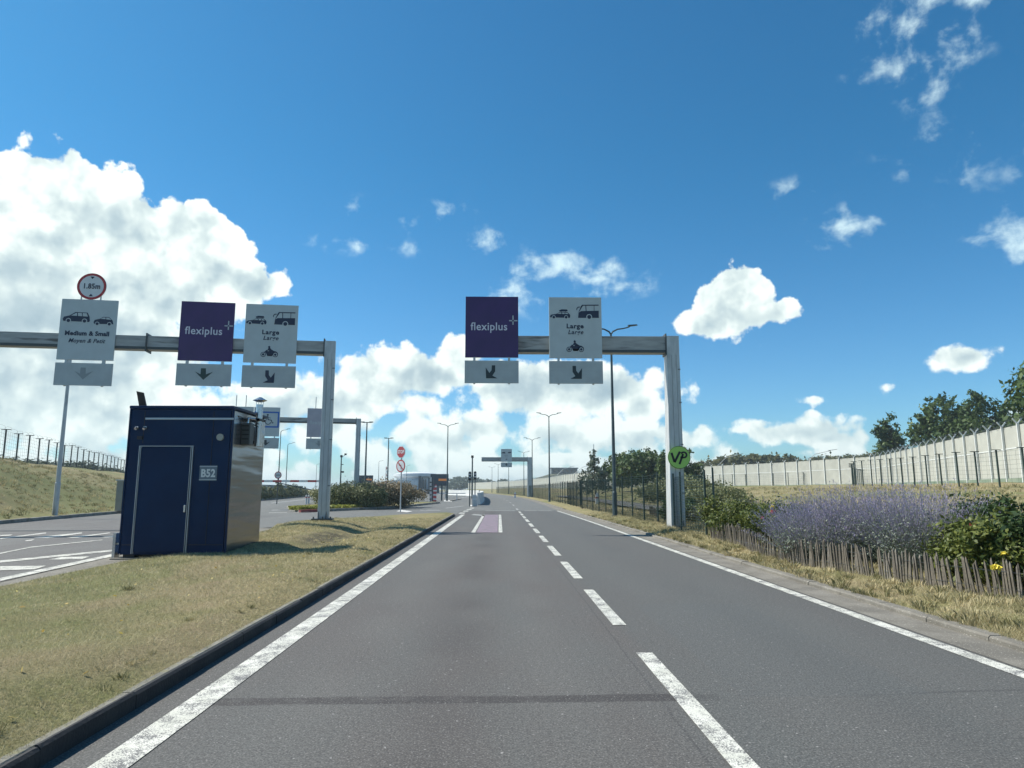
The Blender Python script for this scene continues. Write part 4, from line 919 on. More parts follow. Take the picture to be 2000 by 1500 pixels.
# far ridge
Bx,By,Bz=at(1430,225); B1=tree('hedgerow_tree','olive tree on the far ridge right of the portal post',Bx,By,Bz,hpx(890,By,Bz),15,L_TREE2,6,'round',2600,.5,'trees along the far ridge')
H0[B1.name]=hpx(890,225,Bz)
for i,(px,Y,top) in enumerate([(1392,235,902),(1462,228,886),(1490,230,889),(1518,226,888),(1545,232,893),(1572,235,897),(1600,240,899),(1626,238,889),(1650,240,896),(1672,236,888),(1695,240,894),(1712,225,887),(1735,220,880),(1408,240,896),(1650,210,903),(1590,215,905)]):
    near(B1,px,Y,top,'hedgerow tree in the continuous row along the far ridge',1.2 if i%2 else .95)
D1=tree('distant_tree','dark distant tree on the skyline left of the distant portal',-35,600,0,12,15,L_TREEB,8,'round',1500,.8,'distant skyline trees'); H0[D1.name]=12
for px,Y,h in[(868,560,7),(888,590,10),(902,610,12),(916,600,10.5),(930,620,12),(942,590,9),(953,600,10),(962,610,8),(983,560,9.5),(700,520,7),(720,540,9),(690,560,8),(672,500,6),(730,560,7)]:
    x,y,_=at(px,Y,0); s=h/12; dup(D1,loc=(x,y,0),rz=rnd.uniform(0,6),scale=(s*1.25,s*1.25,s),label='dark distant tree in the skyline row behind the plaza')
# scrub beyond the left fence
SB=thing('scrub_bush','dark scrub bush behind the left security fence','bush',(-45,60,3.6),0,'scrub beyond the left fence')
V,F,t_=crown(np.random.default_rng(9),[((0,0,.9),(2.6,2.0,1.2)),((1.8,.5,.7),(1.5,1.5,.9)),((-1.9,0,.8),(1.6,1.5,1.0)),((.4,0,1.6),(1.0,1.0,.9))],2600,.16,.6,.5,.35); npmesh('foliage',V,F,L_TREEB,SB,t_)
b=MB(); b.tube([(0,0,-.2),(.1,0,.6),(.2,.1,1.3)],[.08,.06,.02],6); b.tube([(0,0,.2),(-.6,0,.9)],[.05,.02],5); b.build('stem',M_BARK,SB)
for i in range(34):
    y=46+i*3.6; x=XF(y)-7-rnd.uniform(0,5); s=rnd.uniform(.6,1.1)*(1+.003*y)
    dup(SB,loc=(x,y,h_l(x,y)-.2),rz=rnd.uniform(0,6),scale=(s*1.3,s,s*rnd.uniform(.38,.7)),label='dark scrub bush in the row behind the left security fence')
SB.location=(-48,50,3.3); SB.scale=(1,1,.6)

# ---------------------------------------------------------------- planted island ahead
fr=[(-12.63,45.03),(-12.0,46.2),(-11.1,48.1),(-9.3,51.7),(-7.6,58.9),(-6.25,73.5)]
def poly_patch(name,front,back,h,m):
    b=MB(); b.keep=True; n=len(front); k=6; vs=[]
    for a,c in zip(front,back):
        for j in range(k+1):
            tt=j/k; vs.append((a[0]+(c[0]-a[0])*tt,a[1]+(c[1]-a[1])*tt,h))
    fs=[(i*(k+1)+j,(i+1)*(k+1)+j,(i+1)*(k+1)+j+1,i*(k+1)+j+1) for i in range(n-1) for j in range(k)]
    b.add(vs,fs); return tag(b.build(name,m),kind='structure')
bk=[(-12.9,45.1),(-15,50),(-17,56),(-17,64),(-15,74),(-6.6,75)]
poly_patch('planting_bed',fr,bk,.13,M_GRASS)
kerb('kerb',fr[1:],.16,.17,M_CONC,side=1); kerb('kerb',[bk[0]]+bk[1:],.16,.16,M_CONC,side=-1)
k1=kerb('kerb',[(-12.75,44.9),(-12.0,46.15)],.18,.18,M_REDK,side=1); sheet('painted_pad',[(-13.2,44.6,.02),(-12.6,44.7,.02),(-12.3,45.4,.02),(-13.0,45.3,.02)],M_CONCP)
def bush(label,x,y,z,blobs,n,leaf,m,seed,group,name='bush',lump=.4,stems=True):
    T=thing(name,label,'bush',(x,y,z),0,group)
    V,F,t_=crown(np.random.default_rng(seed),blobs,n,leaf,.5,.5,lump); npmesh('foliage',V,F,m,T,t_)
    b=MB()
    for i in range(5):
        c,r=blobs[i%len(blobs)]; b.tube([(c[0]*.3,c[1]*.3,-.05),(c[0]*.7,c[1]*.7,c[2]*.6),(c[0],c[1],c[2]+r[2]*.4)],[.03,.02,.008],5)
    b.build('stem',M_BARK,T); return T
gb='shrubs in the planted island'
for i,(px,Y,top,w,m,lab) in enumerate([(662,52,944,1.6,L_BUSHG,'green shrub showing just right of the near portal post'),(690,53,940,1.7,L_BUSHG,'greenish shrub at the foot of the second left portal'),(715,52,944,1.5,L_BUSHG,'low green shrub right of the second portal post'),(738,55,937,1.6,L_BUSH,'brownish shrub left of the stop sign'),(762,56,938,1.6,L_BUSH,'rust brown shrub just behind the stop sign post'),(788,57,943,1.5,L_BUSH,'last brown shrub at the right end of the planted island'),(640,56,950,1.6,L_BUSHG,'green shrub hidden behind the near portal post')]):
    x=P(px,955,Y).x; H=P(px,top,Y).z-.13; rs=random.Random(i)
    bl=[((0,0,H*.45),(w*.62,w*.6,H*.45))]+[((rs.uniform(-.7,.7)*w,rs.uniform(-.6,.6)*w,H*rs.uniform(.3,.75)),(w*rs.uniform(.25,.42),w*rs.uniform(.25,.42),H*rs.uniform(.18,.3))) for _ in range(10)]
    w*=1.0; bush(lab,x,Y,.13,[(c_,(r_[0]*1.2,r_[1]*1.2,r_[2])) for c_,r_ in bl],9000,.065,m,20+i,gb)
# lime ground cover
rs=np.random.default_rng(5); N_=9000
u=rs.random(N_); ff=np.array(fr+[(-5.9,76)]); seg=(u*3.4).astype(int); tt=u*3.4-seg; A=ff[seg]*(1-tt[:,None])+ff[seg+1]*tt[:,None]
inn=rs.random(N_)*1.5; C=np.stack([A[:,0]-.35-inn*.75,A[:,1]+.35+inn*.9,.15+rs.random(N_)*.22],1)
V,F=leaves(rs,C,np.tile([0,0,1.],(N_,1)),.07,.5); tag(npmesh('ground_cover',V,F,L_LIME,None,rs.random(N_)),'lime yellow ground cover plants along the island kerb','ground cover',kind='stuff')

# ---------------------------------------------------------------- foreground planting, right
def sage(label,x,y,R_,H,n,seed,group='lilac sage bushes behind the paling fence',lean=0.):
    """radiating grey-green stems with long lilac flower spikes"""
    rs=np.random.default_rng(seed); T=thing('sage_bush',label,'bush',(x,y,h_r(x,y)-.03),0,group)
    a=rs.uniform(0,2*pi,n); rr=np.sqrt(rs.random(n))*R_*.45; bx=rr*np.cos(a); by=rr*np.sin(a)
    le=H*rs.uniform(.78,1.12,n); tiltA=(rr/(R_*.45))*rs.uniform(.35,.95,n)+rs.normal(0,.10,n); tiltA=np.clip(tiltA*.86,0,.95); n=n
    dx=np.cos(a+rs.normal(0,.35,n))*np.sin(tiltA)+lean*.3; dy=np.sin(a)*np.sin(tiltA); dz=np.cos(tiltA)
    D_=np.stack([dx,dy,dz],1); B_=np.stack([bx,by,np.zeros(n)],1)
    def pt(s): s=np.asarray(s)[:,None]; return B_+D_*(le[:,None]*s)+np.array([0,0,-1.])*(.22*s**2*np.sin(tiltA)[:,None]*H)+np.stack([bx,by,0*bx],1)*.3*s
    side=np.cross(D_,rs.normal(0,1,(n,3))); side/=np.linalg.norm(side,axis=1)[:,None]; Vs=[];K=5
    for i in range(K+1): q=pt(np.full(n,i/K)); w_=.0045*(1.1-i/K); Vs+=[q-side*w_,q+side*w_]
    V=np.stack(Vs,1).reshape(-1,3); o_=(np.arange(n)*2*(K+1))[:,None]; F=np.concatenate([o_+np.array([2*i,2*i+1,2*i+3,2*i+2]) for i in range(K)],0)
    npmesh('stems',V,F,L_STEM,T,np.tile(rs.random(n),K))
    # leaves low down
    m_=n*13; idx=rs.integers(0,n,m_); s=rs.uniform(.05,.72,m_); q=(B_[idx]+D_[idx]*(le[idx]*s)[:,None]+np.array([0,0,-1.])*(.22*s**2*np.sin(tiltA[idx]))[:,None]*H+np.stack([bx[idx],by[idx],0*s],1)*.3*s[:,None])+rs.normal(0,.03,(m_,3))
    V,F=leaves(rs,q,D_[idx],.020,.38); npmesh('leaves',V,F,L_STEM,T,rs.random(m_)*.7)
    # flower spikes on the upper half and on side branches
    m_=n*17; idx=rs.integers(0,n,m_); s=rs.uniform(.36,1.0,m_)**.9; br=rs.random(m_)<.55; q=(B_[idx]+D_[idx]*(le[idx]*s)[:,None]+np.array([0,0,-1.])*(.22*s**2*np.sin(tiltA[idx]))[:,None]*H+np.stack([bx[idx],by[idx],0*s],1)*.3*s[:,None])
    bi=rs.integers(0,6,m_); ang=bi*1.05+idx*.7; ln=rs.random(m_)*.12*(1.15-s); off=np.stack([np.cos(ang)*ln,np.sin(ang)*ln,ln*1.1],1)*br[:,None]
    # quantise the branch roots so flowers sit on discrete twigs
    q=q+off+rs.normal(0,.006,(m_,3)); w_=np.cross(D_[idx],rs.normal(0,1,(m_,3))); w_/=np.linalg.norm(w_,axis=1)[:,None]; dd_=D_[idx]+off*4; dd_/=np.linalg.norm(dd_,axis=1)[:,None]; hl=rs.uniform(.010,.024,m_)[:,None]
    V=np.stack([q-dd_*hl,q+w_*.0045,q+dd_*hl,q-w_*.0045],1).reshape(-1,3); F=np.arange(4*m_).reshape(-1,4); npmesh('flowers',V,F,L_FLOW,T,np.clip(rs.random(m_)*.7+.4*(s-.4),0,1))
    return T
sage('pale left hand lilac sage bush leaning over the paling fence',6.05,13.3,.85,1.12,680,31,lean=-.35)
sage('lilac sage bush second from the left behind the paling fence',6.75,14.0,1.0,1.42,820,32)
sage('large central lilac sage bush with dense flower spikes',7.15,12.9,1.05,1.48,900,33)
sage('lilac sage bush at the right end, beside the rose bushes',7.2,11.7,1.0,1.42,900,34)
sage('small distant lilac sage bush behind the green rose bush',8.4,21.5,.9,1.15,260,35)
sage('small grey lilac bush close to the portal post',7.4,23.0,.8,.95,260,36)
def rose(label,x,y,H,w,n,seed,m=None,leaf=.034,group='rose bushes in the right hand bed'):
    rs=random.Random(seed)
    bl=[((0,0,H*.45),(w*.55,w*.5,H*.42))]+[((rs.uniform(-.7,.7)*w,rs.uniform(-.6,.6)*w,H*rs.uniform(.25,.82)),(w*rs.uniform(.2,.36),w*rs.uniform(.2,.36),H*rs.uniform(.14,.24))) for _ in range(12)]
    return bush(label,x,y,h_r(x,y)-.03,bl,n,leaf,m or L_ROSE,seed,group,name='rose_bush',lump=.5)
rose('yellow green rose bush at the left end of the bed',6.35,18.3,1.15,.95,9000,41)
rose('yellow green rose bush with a small red bloom, left of the sage',6.55,16.6,1.15,.95,9000,42)
rose('low dark shrub by the post, behind the left rose bush',7.6,20.3,1.0,1.0,5000,43,L_ROSED)
rose('low rose bush in front of the right sage bush',7.15,10.6,.95,.75,9000,44)
rose('yellow green rose bush behind the right end of the paling fence',7.15,9.6,1.05,.75,12000,45)
rose('tall dark rose bush at the right edge of the picture',7.55,8.9,1.55,.85,15000,46,L_ROSED)
rose('dark rose bush with pink bloom behind the fence',8.0,11.0,1.2,.9,9000,47,L_ROSED)
rose('rose bush filling the bed at the far right',6.95,8.2,1.15,.6,9000,48,L_ROSED)
rose('light green shrub out on the field near the mesh fence',8.6,27,.9,1.6,5000,49,L_BUSHG,.05)
rose('wide green bramble patch behind the mesh fence',13.5,45,1.1,3.2,9000,50,L_BUSHG,.09)
rose('green bramble behind the fence, right of the tall lamp post',15.5,60,1.6,4.2,9000,51,L_BUSHG,.12)
rose('small green shrub at the foot of the right portal',6.9,27.2,1.0,.8,5000,52,L_ROSED,.05)
# blooms
def bloom(label,px,py,Y,m,r=.045):
    c=P(px,py,Y); T=thing('rose_bloom',label,'flower',c,0); rs=np.random.default_rng(int(px)); n=40
    d=rs.normal(0,1,(n,3)); d/=np.linalg.norm(d,axis=1)[:,None]; d[:,2]=abs(d[:,2])*.8; V,F=leaves(rs,d*r*.7,d,r*.6,.8); npmesh('petals',V,F,m,T,rs.random(n))
    b=MB(); b.tube([(0,0,0),(.01,.01,-.1),(.04,.05,-.25)],[.006,.005,.004],5); b.build('stem',M_BARK,T)
LY=leafmat('yellow_petal',(.75,.60,.04),(.85,.75,.15)); LR=leafmat('red_petal',(.55,.05,.05),(.65,.12,.1)); LP=leafmat('pink_petal',(.5,.10,.12),(.6,.16,.16))
bloom('bright yellow rose bloom low at the right edge',1946,1110,8.55,LY,.05)
bloom('second yellow bloom above the bright one',1962,1082,8.75,LY,.035); bloom('pink rose bloom behind the right end of the paling fence',1899,1028,10.0,LP,.05)
bloom('red bloom on the left rose bush',1510,1000,15.7,LR,.05); bloom('yellow bloom just above the red one on the left rose bush',1509,991,15.7,LY,.045); bloom('small red bloom left of the red and yellow pair',1489,1012,15.7,LR,.035)

# chestnut paling fence
def paling(label,path,seed):
    rs=random.Random(seed); pp=along(path,.045); T=thing('paling_fence',label,'fence',(pp[0].x,pp[0].y,h_r(pp[0].x,pp[0].y)),0,'chestnut paling fences')
    for i,q in enumerate(pp[:100]):
        b=MB(); h=rs.uniform(.38,.50); w=rs.uniform(.009,.018); t1=rs.uniform(.006,.012); lx=rs.gauss(0,.014)+.03*math.sin(i*.13)-.03; ly=rs.gauss(0,.03)
        nx=pp[min(i+1,len(pp)-1)]; pv=pp[max(0,i-1)]; d=(nx-pv).normalized(); n=Vector((-d.y,d.x))
        z=h_r(q.x,q.y)-.08; V=[]
        for (zz,k,s) in((0,0,1),(.5,.5,rs.uniform(.85,1.1)),(.93,.93,.9),(1,1,.25)):
            c=Vector((q.x,q.y))+d*(lx*k+rs.gauss(0,.002))+n*ly*k
            for u_,v_ in((-1,-1),(1,-1),(1,1),(-1,1)): e_=c+d*(u_*w*s)+n*(v_*t1*s); V.append((e_.x,e_.y,z+zz*(h+.08)))
        F=[(0,3,2,1),(12,13,14,15)]+[(4*a+j,4*a+(j+1)%4,4*a+4+(j+1)%4,4*a+4+j) for a in range(3) for j in range(4)]
        b.add(V,F); b.build('pale',M_PALE,T,world=True)
    b=MB()
    for zz in(.12,.33):
        for s in(-1,1):
            for a,c in zip(pp,pp[1:]):
                d=(c-a).normalized(); n=Vector((-d.y,d.x))*.014*s; b.wire((a.x+n.x,a.y+n.y,h_r(a.x,a.y)+zz),(c.x+n.x,c.y+n.y,h_r(c.x,c.y)+zz),.0022)
    b.build('binding_wire',M_FGREY,T,world=True); return T
paling('far length of chestnut paling fence, nearest the portal post',[(5.72,18.7),(5.78,16.8),(5.55,14.6)],61)
paling('middle length of chestnut paling fence in front of the lilac sage',[(5.55,14.5),(5.50,12.6),(5.72,11.3),(5.84,10.8)],62)
paling('near length of chestnut paling fence by the rose bushes at the right edge',[(5.86,10.7),(6.05,9.8),(6.40,8.5),(6.62,7.7)],64)
paling('pale section of chestnut paling seen through the mesh fence',[(7.2,31.5),(7.6,35.0)],63)

# ---------------------------------------------------------------- dry turf blades and tufts
def blades(name,N,xs,ys,hf,hmin,hmax,seed,label,keepf):
    rs=np.random.default_rng(seed); u=rs.random(N); y=ys[0]*(ys[1]/ys[0])**u; x=np.array([rs.uniform(*xs(v)) for v in y])
    nz=np.array([.75*n2(a*2.1,b*2.1,1.)+.55*n2(a*7.3+1,b*6.1)+.4*n2(a*17,b*15+2) for a,b in zip(x,y)]); kp=keepf(x,y,nz,rs); x,y,nz=x[kp],y[kp],nz[kp]; n=len(x)
    z=np.array([hf(a,b) for a,b in zip(x,y)])-.004; sc=np.clip(y/7,.8,3.); h=rs.uniform(hmin,hmax,n)*(1+.35*nz)*np.sqrt(sc); a=rs.uniform(0,2*pi,n); w=.0019*sc
    le=rs.normal(0,.75,(n,2))*h[:,None]; r=np.stack([np.cos(a)*w,np.sin(a)*w,0*a],1); B=np.stack([x,y,z],1); Tp=B+np.stack([le[:,0],le[:,1],h],1)
    V=np.stack([B-r,B+r,Tp],1).reshape(-1,3); F=np.arange(3*n).reshape(-1,3)
    t_=np.clip(.66-.42*nz+rs.normal(0,.22,n),0,1); o=npmesh(name,V,F,L_GRASS,None,t_); return tag(o,label,'grass',kind='stuff')
blades('dry_grass',260000,lambda y:(max(xl_i(y)+.05,-.8*y-1.5),-2.57),(3.0,32),h_i,.016,.050,71,'short dry turf on the grass island beside the booth',lambda x,y,nz,rs:(rs.random(len(x))<.62-.45*nz)&~((((x+4.85)*.85)**2+((y-20.)*.30)**2<.75)&(rs.random(len(x))<.9))&~((x>BX0-.1)&(x<BX1+.1)&(y>BY0-.1)&(y<BY1+.1)))
blades('dry_grass',110000,lambda y:(xr0(y)-.03,min(xr0(y)+3.2,.78*y+1)),(5.8,40),h_r,.02,.085,72,'dry grass and weeds on the verge by the paling fence',lambda x,y,nz,rs:(rs.random(len(x))<.6+.5*nz))

def tufts(name,pos,hf,label,seed,hh,per,m,spread=.05):
    rs=np.random.default_rng(seed); B=[];A=[];Tn=[]
    for (x,y) in pos:
        n=int(per*rs.uniform(.5,1.4)); s=rs.uniform(.6,1.3); a=rs.uniform(0,2*pi,n); rr=rs.random(n)*spread*s; px=x+rr*np.cos(a); py=y+rr*np.sin(a); h=hh*s*rs.uniform(.5,1.2,n)
        z=hf(x,y)-.005; B.append(np.stack([px,py,np.full(n,z)],1)); l=rs.uniform(.2,.9,n)*h; A.append(np.stack([px+np.cos(a)*l,py+np.sin(a)*l,z+h],1)); Tn.append(np.clip(rs.normal(rs.choice([.15,.6,.9]),.15,n),0,1))
    B=np.concatenate(B);A=np.concatenate(A);n=len(B); w=np.clip(B[:,1]/7,.8,3.)*.0035; a=rs.uniform(0,2*pi,n); r_=np.stack([np.cos(a)*w,np.sin(a)*w,0*a],1); M_=(B+A)/2+np.array([0,0,.25])*(A-B)[:,2:3]
    V=np.stack([B-r_,B+r_,M_+r_*.8,A,M_-r_*.8],1).reshape(-1,3); F=np.arange(5*n).reshape(-1,5); return tag(npmesh(name,V,F,m,None,np.concatenate(Tn)),label,'grass',kind='stuff')
rs=random.Random(76)
tufts('grass_tufts',[(XL(y)-.3-rs.random()*11,y) for y in[24*(4.0**rs.random()) for _ in range(1500)]],h_l,'rough grass tufts over the slope of the left bank',75,.16,26,L_GRASS,.25)
tufts('grass_tufts',[(xr0(y)+1.2+rs.random()*30,y) for y in[16*(6.0**rs.random()) for _ in range(1600)]],h_r,'rough grass tufts over the field in front of the security wall',74,.20,24,L_GRASS,.3)
rs=random.Random(77)
pos=[(-2.70-rs.random()**2*.5,rs.uniform(3.2,26)) for _ in range(40)]+[(-2.8-rs.random()*4.2,rs.uniform(4,24)) for _ in range(14)]
pos=[q for q in pos if not(BX0-.2<q[0]<BX1+.2 and BY0-.3<q[1]<BY1+.2) and q[0]>xl_i(q[1])+.1]
tufts('grass_tufts',pos,h_i,'taller tufts of weed and dry grass on the island and along its kerb',78,.042,30,L_GRASS)
pos=[(xr0(y)+.0+rs.random()**1.4*1.6,y) for y in[5.5*(7.0**rs.random()) for _ in range(620)]]
tufts('grass_tufts',pos,h_r,'straw coloured tufts spilling over the right kerb in front of the palings',79,.085,34,L_GRASS,.08)
rs=np.random.default_rng(80); n_=120; yy=4*(5**rs.random(n_)); xx=-2.75-rs.random(n_)*4; kk=xx>np.array([xl_i(v) for v in yy])+.1; xx,yy=xx[kk],yy[kk]
C=np.stack([xx,yy,np.array([h_i(a,b) for a,b in zip(xx,yy)])+.025],1); V,F=leaves(rs,C,np.tile([0,0,1.],(len(C),1)),.022,.6); tag(npmesh('fallen_leaves',V,F,leafmat('yellow_leaf',(.45,.30,.08),(.80,.66,.22)),None,rs.random(len(C))),'small yellow fallen leaves scattered on the island grass','leaves',kind='stuff')

# ---------------------------------------------------------------- toll plaza, far left and centre
def boxobj(name,x0,x1,y0,y1,z0,z1,m,par,bev=0,world=True): b=MB(); b.box(x0,x1,y0,y1,z0,z1); return b.build(name,m,par,bevel=bev,world=world)
# white concrete barrier dividing plaza and road
def barrier(label,path,h,w=.5):
    T=thing('concrete_barrier',label,'barrier',(path[0][0],path[0][1],0),0,'white concrete barriers')
    b=MB(); n=len(path); vs=[]
    for i,q in enumerate(path):
        a=Vector(path[max(0,i-1)]);c=Vector(path[min(n-1,i+1)]);d=(c-a).normalized();k=Vector((-d.y,d.x))
        for o,z in((-w/2,0),(-w/4,h*.35),(-w/5,h),(w/5,h),(w/4,h*.35),(w/2,0)): vs.append((q[0]+k.x*o,q[1]+k.y*o,z))
    fs=[(6*i+j,6*i+j+1,6*i+j+7,6*i+j+6) for i in range(n-1) for j in range(5)]+[(0,1,2,3,4,5),tuple(6*(n-1)+j for j in range(6))[::-1]]
    b.add(vs,fs); b.build('barrier_body',M_WBAR,T,world=True)
    b=MB(); vs=[]
    for q in path: vs+=[(q[0]-w/2-.12,q[1],.004),(q[0]+w/2+.12,q[1],.004),(q[0]-w/2-.12,q[1],.06),(q[0]+w/2+.12,q[1],.06)]
    b.add(vs,[(4*i+a,4*i+c,4*i+4+c,4*i+4+a) for i in range(n-1) for a,c in((0,2),(2,3),(3,1))]+[(0,1,3,2)]); b.build('footing',M_POLE,T,world=True)
    return T
barrier('white concrete barrier between the plaza and the road ahead',[(-1.95,65),(-2.0,80),(-2.35,100),(-3.0,120),(-3.7,134)],1.15)
barrier('low sunlit white wall across the far side of the plaza',[(-3.9,136),(-7,150),(-12,165)],1.25)
T=thing('bollard','white bollard at the nose of the concrete barrier','bollard',(-2.15,60.5,0),0); 
b=MB(); b.box(-.2,.2,-.2,.2,0,.95); b.box(-.17,.17,-.17,.17,.95,1.02); b.build('body',M_WBAR,T,bevel=.02); b=MB(); b.box(-.205,.205,-.205,.205,.55,.7); b.build('band',M_WS,T)
for x,y,h,lab in((-2.55,60,3.0,'left one of two thin signal poles by the barrier nose'),(-2.2,63,3.1,'right one of two thin signal poles by the barrier nose')):
    T=thing('signal_pole',lab,'traffic signal',(x,y,0),0,'signal poles at the barrier nose')
    b=MB(); b.tube([(0,0,0),(0,0,h)],.05,8); b.build('pole',M_POLE,T)
    b=MB(); b.box(-.12,.12,-.14,-.04,h-.75,h-.05); b.build('signal_head',M_BLACK,T); b=MB(); b.poly(ring(0,h-.25,.07,12),-.15,-.14); b.poly(ring(0,h-.5,.07,12),-.15,-.14); b.build('lens',M_WS,T)
# lane control: posts, display, boom
def emis(name,c,s):
    m=bpy.data.materials.new(name); m.use_nodes=True; b_=m.node_tree.nodes['Principled BSDF']; b_.inputs['Base Color'].default_value=(*c,1); b_.inputs['Emission Color'].default_value=(*c,1); b_.inputs['Emission Strength'].default_value=s; return m
M_LED=emis('orange_led_text',(.75,.25,.06),.15)
def vms(label,x,y,w,h,z,lx0,lx1):
    T=thing('message_sign',label,'display',(x,y,0),0,'message displays at the toll lanes')
    b=MB(); b.box(-w/2,w/2,0,.35,z,z+h); bd=b.build('housing',M_BLDD,T,bevel=.02)
    b=MB(); b.box(lx0,lx1,-.01,0,z+h*.42,z+h*.60); b.build('lit_text',M_LED,bd)
    for s in(-1,1): b=MB(); b.box(s*w*.36-.06,s*w*.36+.06,.1,.25,0,z); b.build('leg',M_GALV,T)
    return T
q=at(858,112,0); vms('dark message display with orange line right of the round building',q[0],112,2.9,1.9,2.0,-.15,1.2)
q=at(713,108,0); vms('dark message display with orange line above the brown bushes',q[0],108,2.3,1.3,2.3,-.1,1.0)
T=thing('barrier_arm','white lane barrier arm on a grey cabinet at the plaza entrance','barrier',(at(846,92,0)[0],92,0),0)
b=MB(); b.box(-.2,.2,-.2,.2,0,1.15); b.build('cabinet',M_GALV,T,bevel=.02); b=MB(); b.box(.2,4.3,-.04,.04,.86,.96); b.build('arm',M_WBAR,T); b=MB(); b.box(3.1,3.22,-.05,.05,0,.86); b.build('rest_post',M_WBAR,T)
for i,(px,Y,h,m,lab) in enumerate([(841,84,2.9,M_GALV,'grey post left of the red striped posts'),(845,86,3.0,M_BLDD,'dark terminal post beside the grey one'),(851,83,2.0,M_REDF,'red and white striped post, right one'),(848,85,1.6,M_REDF,'red and white striped post, left one'),(863,90,2.2,M_POLE,'dark post under the message display')]):
    T=thing('lane_post',lab,'post',(at(px,Y,0)[0],Y,0),0,'posts at the plaza lane entrance')
    b=MB(); b.box(-.10,.10,-.10,.10,0,h); b.build('body',m,T,bevel=.02)
    b=MB(); 
    for z in range(int(h/.5)): b.box(-.103,.103,-.103,.103,.2+z*.5,.38+z*.5)
    b.build('band',M_WS if m is M_REDF else M_FGREY,T)
sheet('painted_pad',gq((868,979.5),(884,979.5),(882,977),(866,977)),M_CONCP) if False else marks('painted_pad',[gq((867,980),(883,980),(882,977),(867,977))],M_CONCP,.02)
kerb('kerb',[tuple(G(883,979)[:2]),tuple(G(901,975)[:2])],.3,.12,M_CONC,side=1)
# round terminal building and lattice mast
T=thing('toll_building','large grey round roofed building on the far side of the plaza','building',(at(812,260,0)[0],260,0),0)
b=MB(); n=40; W2,Hh=8.2,7.3
vs=[];fs=[]
for i in range(n): 
    th=2*pi*i/n; c,s=math.cos(th),math.sin(th)
    vs+=[(7.0*c,7.0*s,0),(7.0*c,7.0*s,5.3),(8.2*c,8.2*s,6.1),(7.6*c,7.6*s,7.2),(3*c,3*s,7.8),(0,0,7.9)]
for i in range(n):
    j=(i+1)%n
    for k_ in range(5): fs.append((6*i+k_,6*j+k_,6*j+k_+1,6*i+k_+1))
b.add(vs,fs); b.build('wall',M_BLD,T)
b=MB(); vs=[];fs=[]
for i in range(n):
    th=2*pi*i/n; vs+=[(8.25*math.cos(th),8.25*math.sin(th),6.1),(8.25*math.cos(th),8.25*math.sin(th),7.0)]
for i in range(n): j=(i+1)%n; fs.append((2*i,2*j,2*j+1,2*i+1))
b.add(vs,fs); b.build('roof_ring',M_BLDW,T)
b=MB(); b.box(-8.2,2.0,-9.5,-3,0,4.6); b.build('annex',M_BLD,T)
b=MB()
for x in(2.1,3.0,5.5,6.8): b.box(x,x+.5,-8.4,-8.0,0,5.6)
b.box(2.0,2.9,-9.,-8.5,0,6.2); b.build('column',M_BLDD,T)
b=MB(); 
for x in(3.7,4.4,6.1): b.box(x,x+.35,-8.45,-8.1,1.0,5.0)
b.build('window',M_GLASS,T)
b=MB(); b.box(6.5,9.5,-9,-7.5,0,3.4); b.build('kiosk',M_BLDD,T)
T=thing('lattice_mast','red and white lattice mast left of the round building','mast',(at(755,190,0)[0],190,0),0)
for kk in range(8):
    b=MB(); z=kk*.95
    for sx_,sy_ in((-1,-1),(1,-1),(1,1),(-1,1)): b.bar((sx_*.25,sy_*.25,z),(sx_*.25,sy_*.25,z+.95),.09,.09)
    b.bar((-.25,-.25,z),(.25,-.25,z+.95),.07,.07); b.bar((.25,-.25,z),(-.25,-.25,z+.95),.07,.07); b.build('mast_section',M_REDF if kk%2 else M_WS,T)
# tall mast far right
T=thing('lattice_mast','tall thin lattice mast behind the slim conifer','mast',(at(1161,260)[0],260,1.),0)
for kk in range(7):
    b=MB(); z=kk*2.2; r_=.75-.07*kk
    for sx_,sy_ in((-1,-1),(1,-1),(1,1),(-1,1)): b.bar((sx_*r_,sy_*r_,z),(sx_*(r_-.07),sy_*(r_-.07),z+2.2),.14,.14)
    b.bar((-r_,-r_,z),(r_,-r_,z+2.2),.1,.1); b.bar((r_,-r_,z),(-r_,-r_,z+2.2),.1,.1); b.build('mast_section',M_GALV,T)
b=MB(); b.box(-1.2,1.2,-.3,.3,10.8,11.2); b.box(-.9,.9,-.2,.2,12.6,12.9); b.box(-.12,.12,-.1,.1,15.2,17.3); b.build('antenna',M_GALV,T)
# far hill and long building
b=MB(); b.keep=True; vs=[];nxh=40
for j in range(13):
    for i in range(nxh+1):
        x=-60+400*i/nxh; y=430+25*j; vs.append((x,y,-.5+15.5*math.exp(-((x-52)/34)**2)*smooth(j/5)+11*smooth((x-90)/80)*smooth(j/5)))
b.add(vs,[(j*(nxh+1)+i,j*(nxh+1)+i+1,(j+1)*(nxh+1)+i+1,(j+1)*(nxh+1)+i) for j in range(12) for i in range(nxh)]); tag(b.build('hill',mat('hill_scrub',(.05,.06,.03),(.09,.09,.05),.08,.95),smooth=True),kind='structure')
T=thing('long_building','low flat dark building on the far hill beyond the wall','building',(at(1103,480,13)[0],480,12.0),0)
b=MB(); b.box(-9,9,0,12,0,3.6); b.build('wall',M_BLDD,T); b=MB(); b.box(-9.6,9.6,-.6,12.6,3.6,4.2); b.build('roof',mat('slate_roof',(.07,.10,.14),rough=.6),T); b=MB(); [b.box(-8+3*i,-6.4+3*i,-.05,0,1.2,2.6) for i in range(6)]; b.build('window',M_GLASS,T)
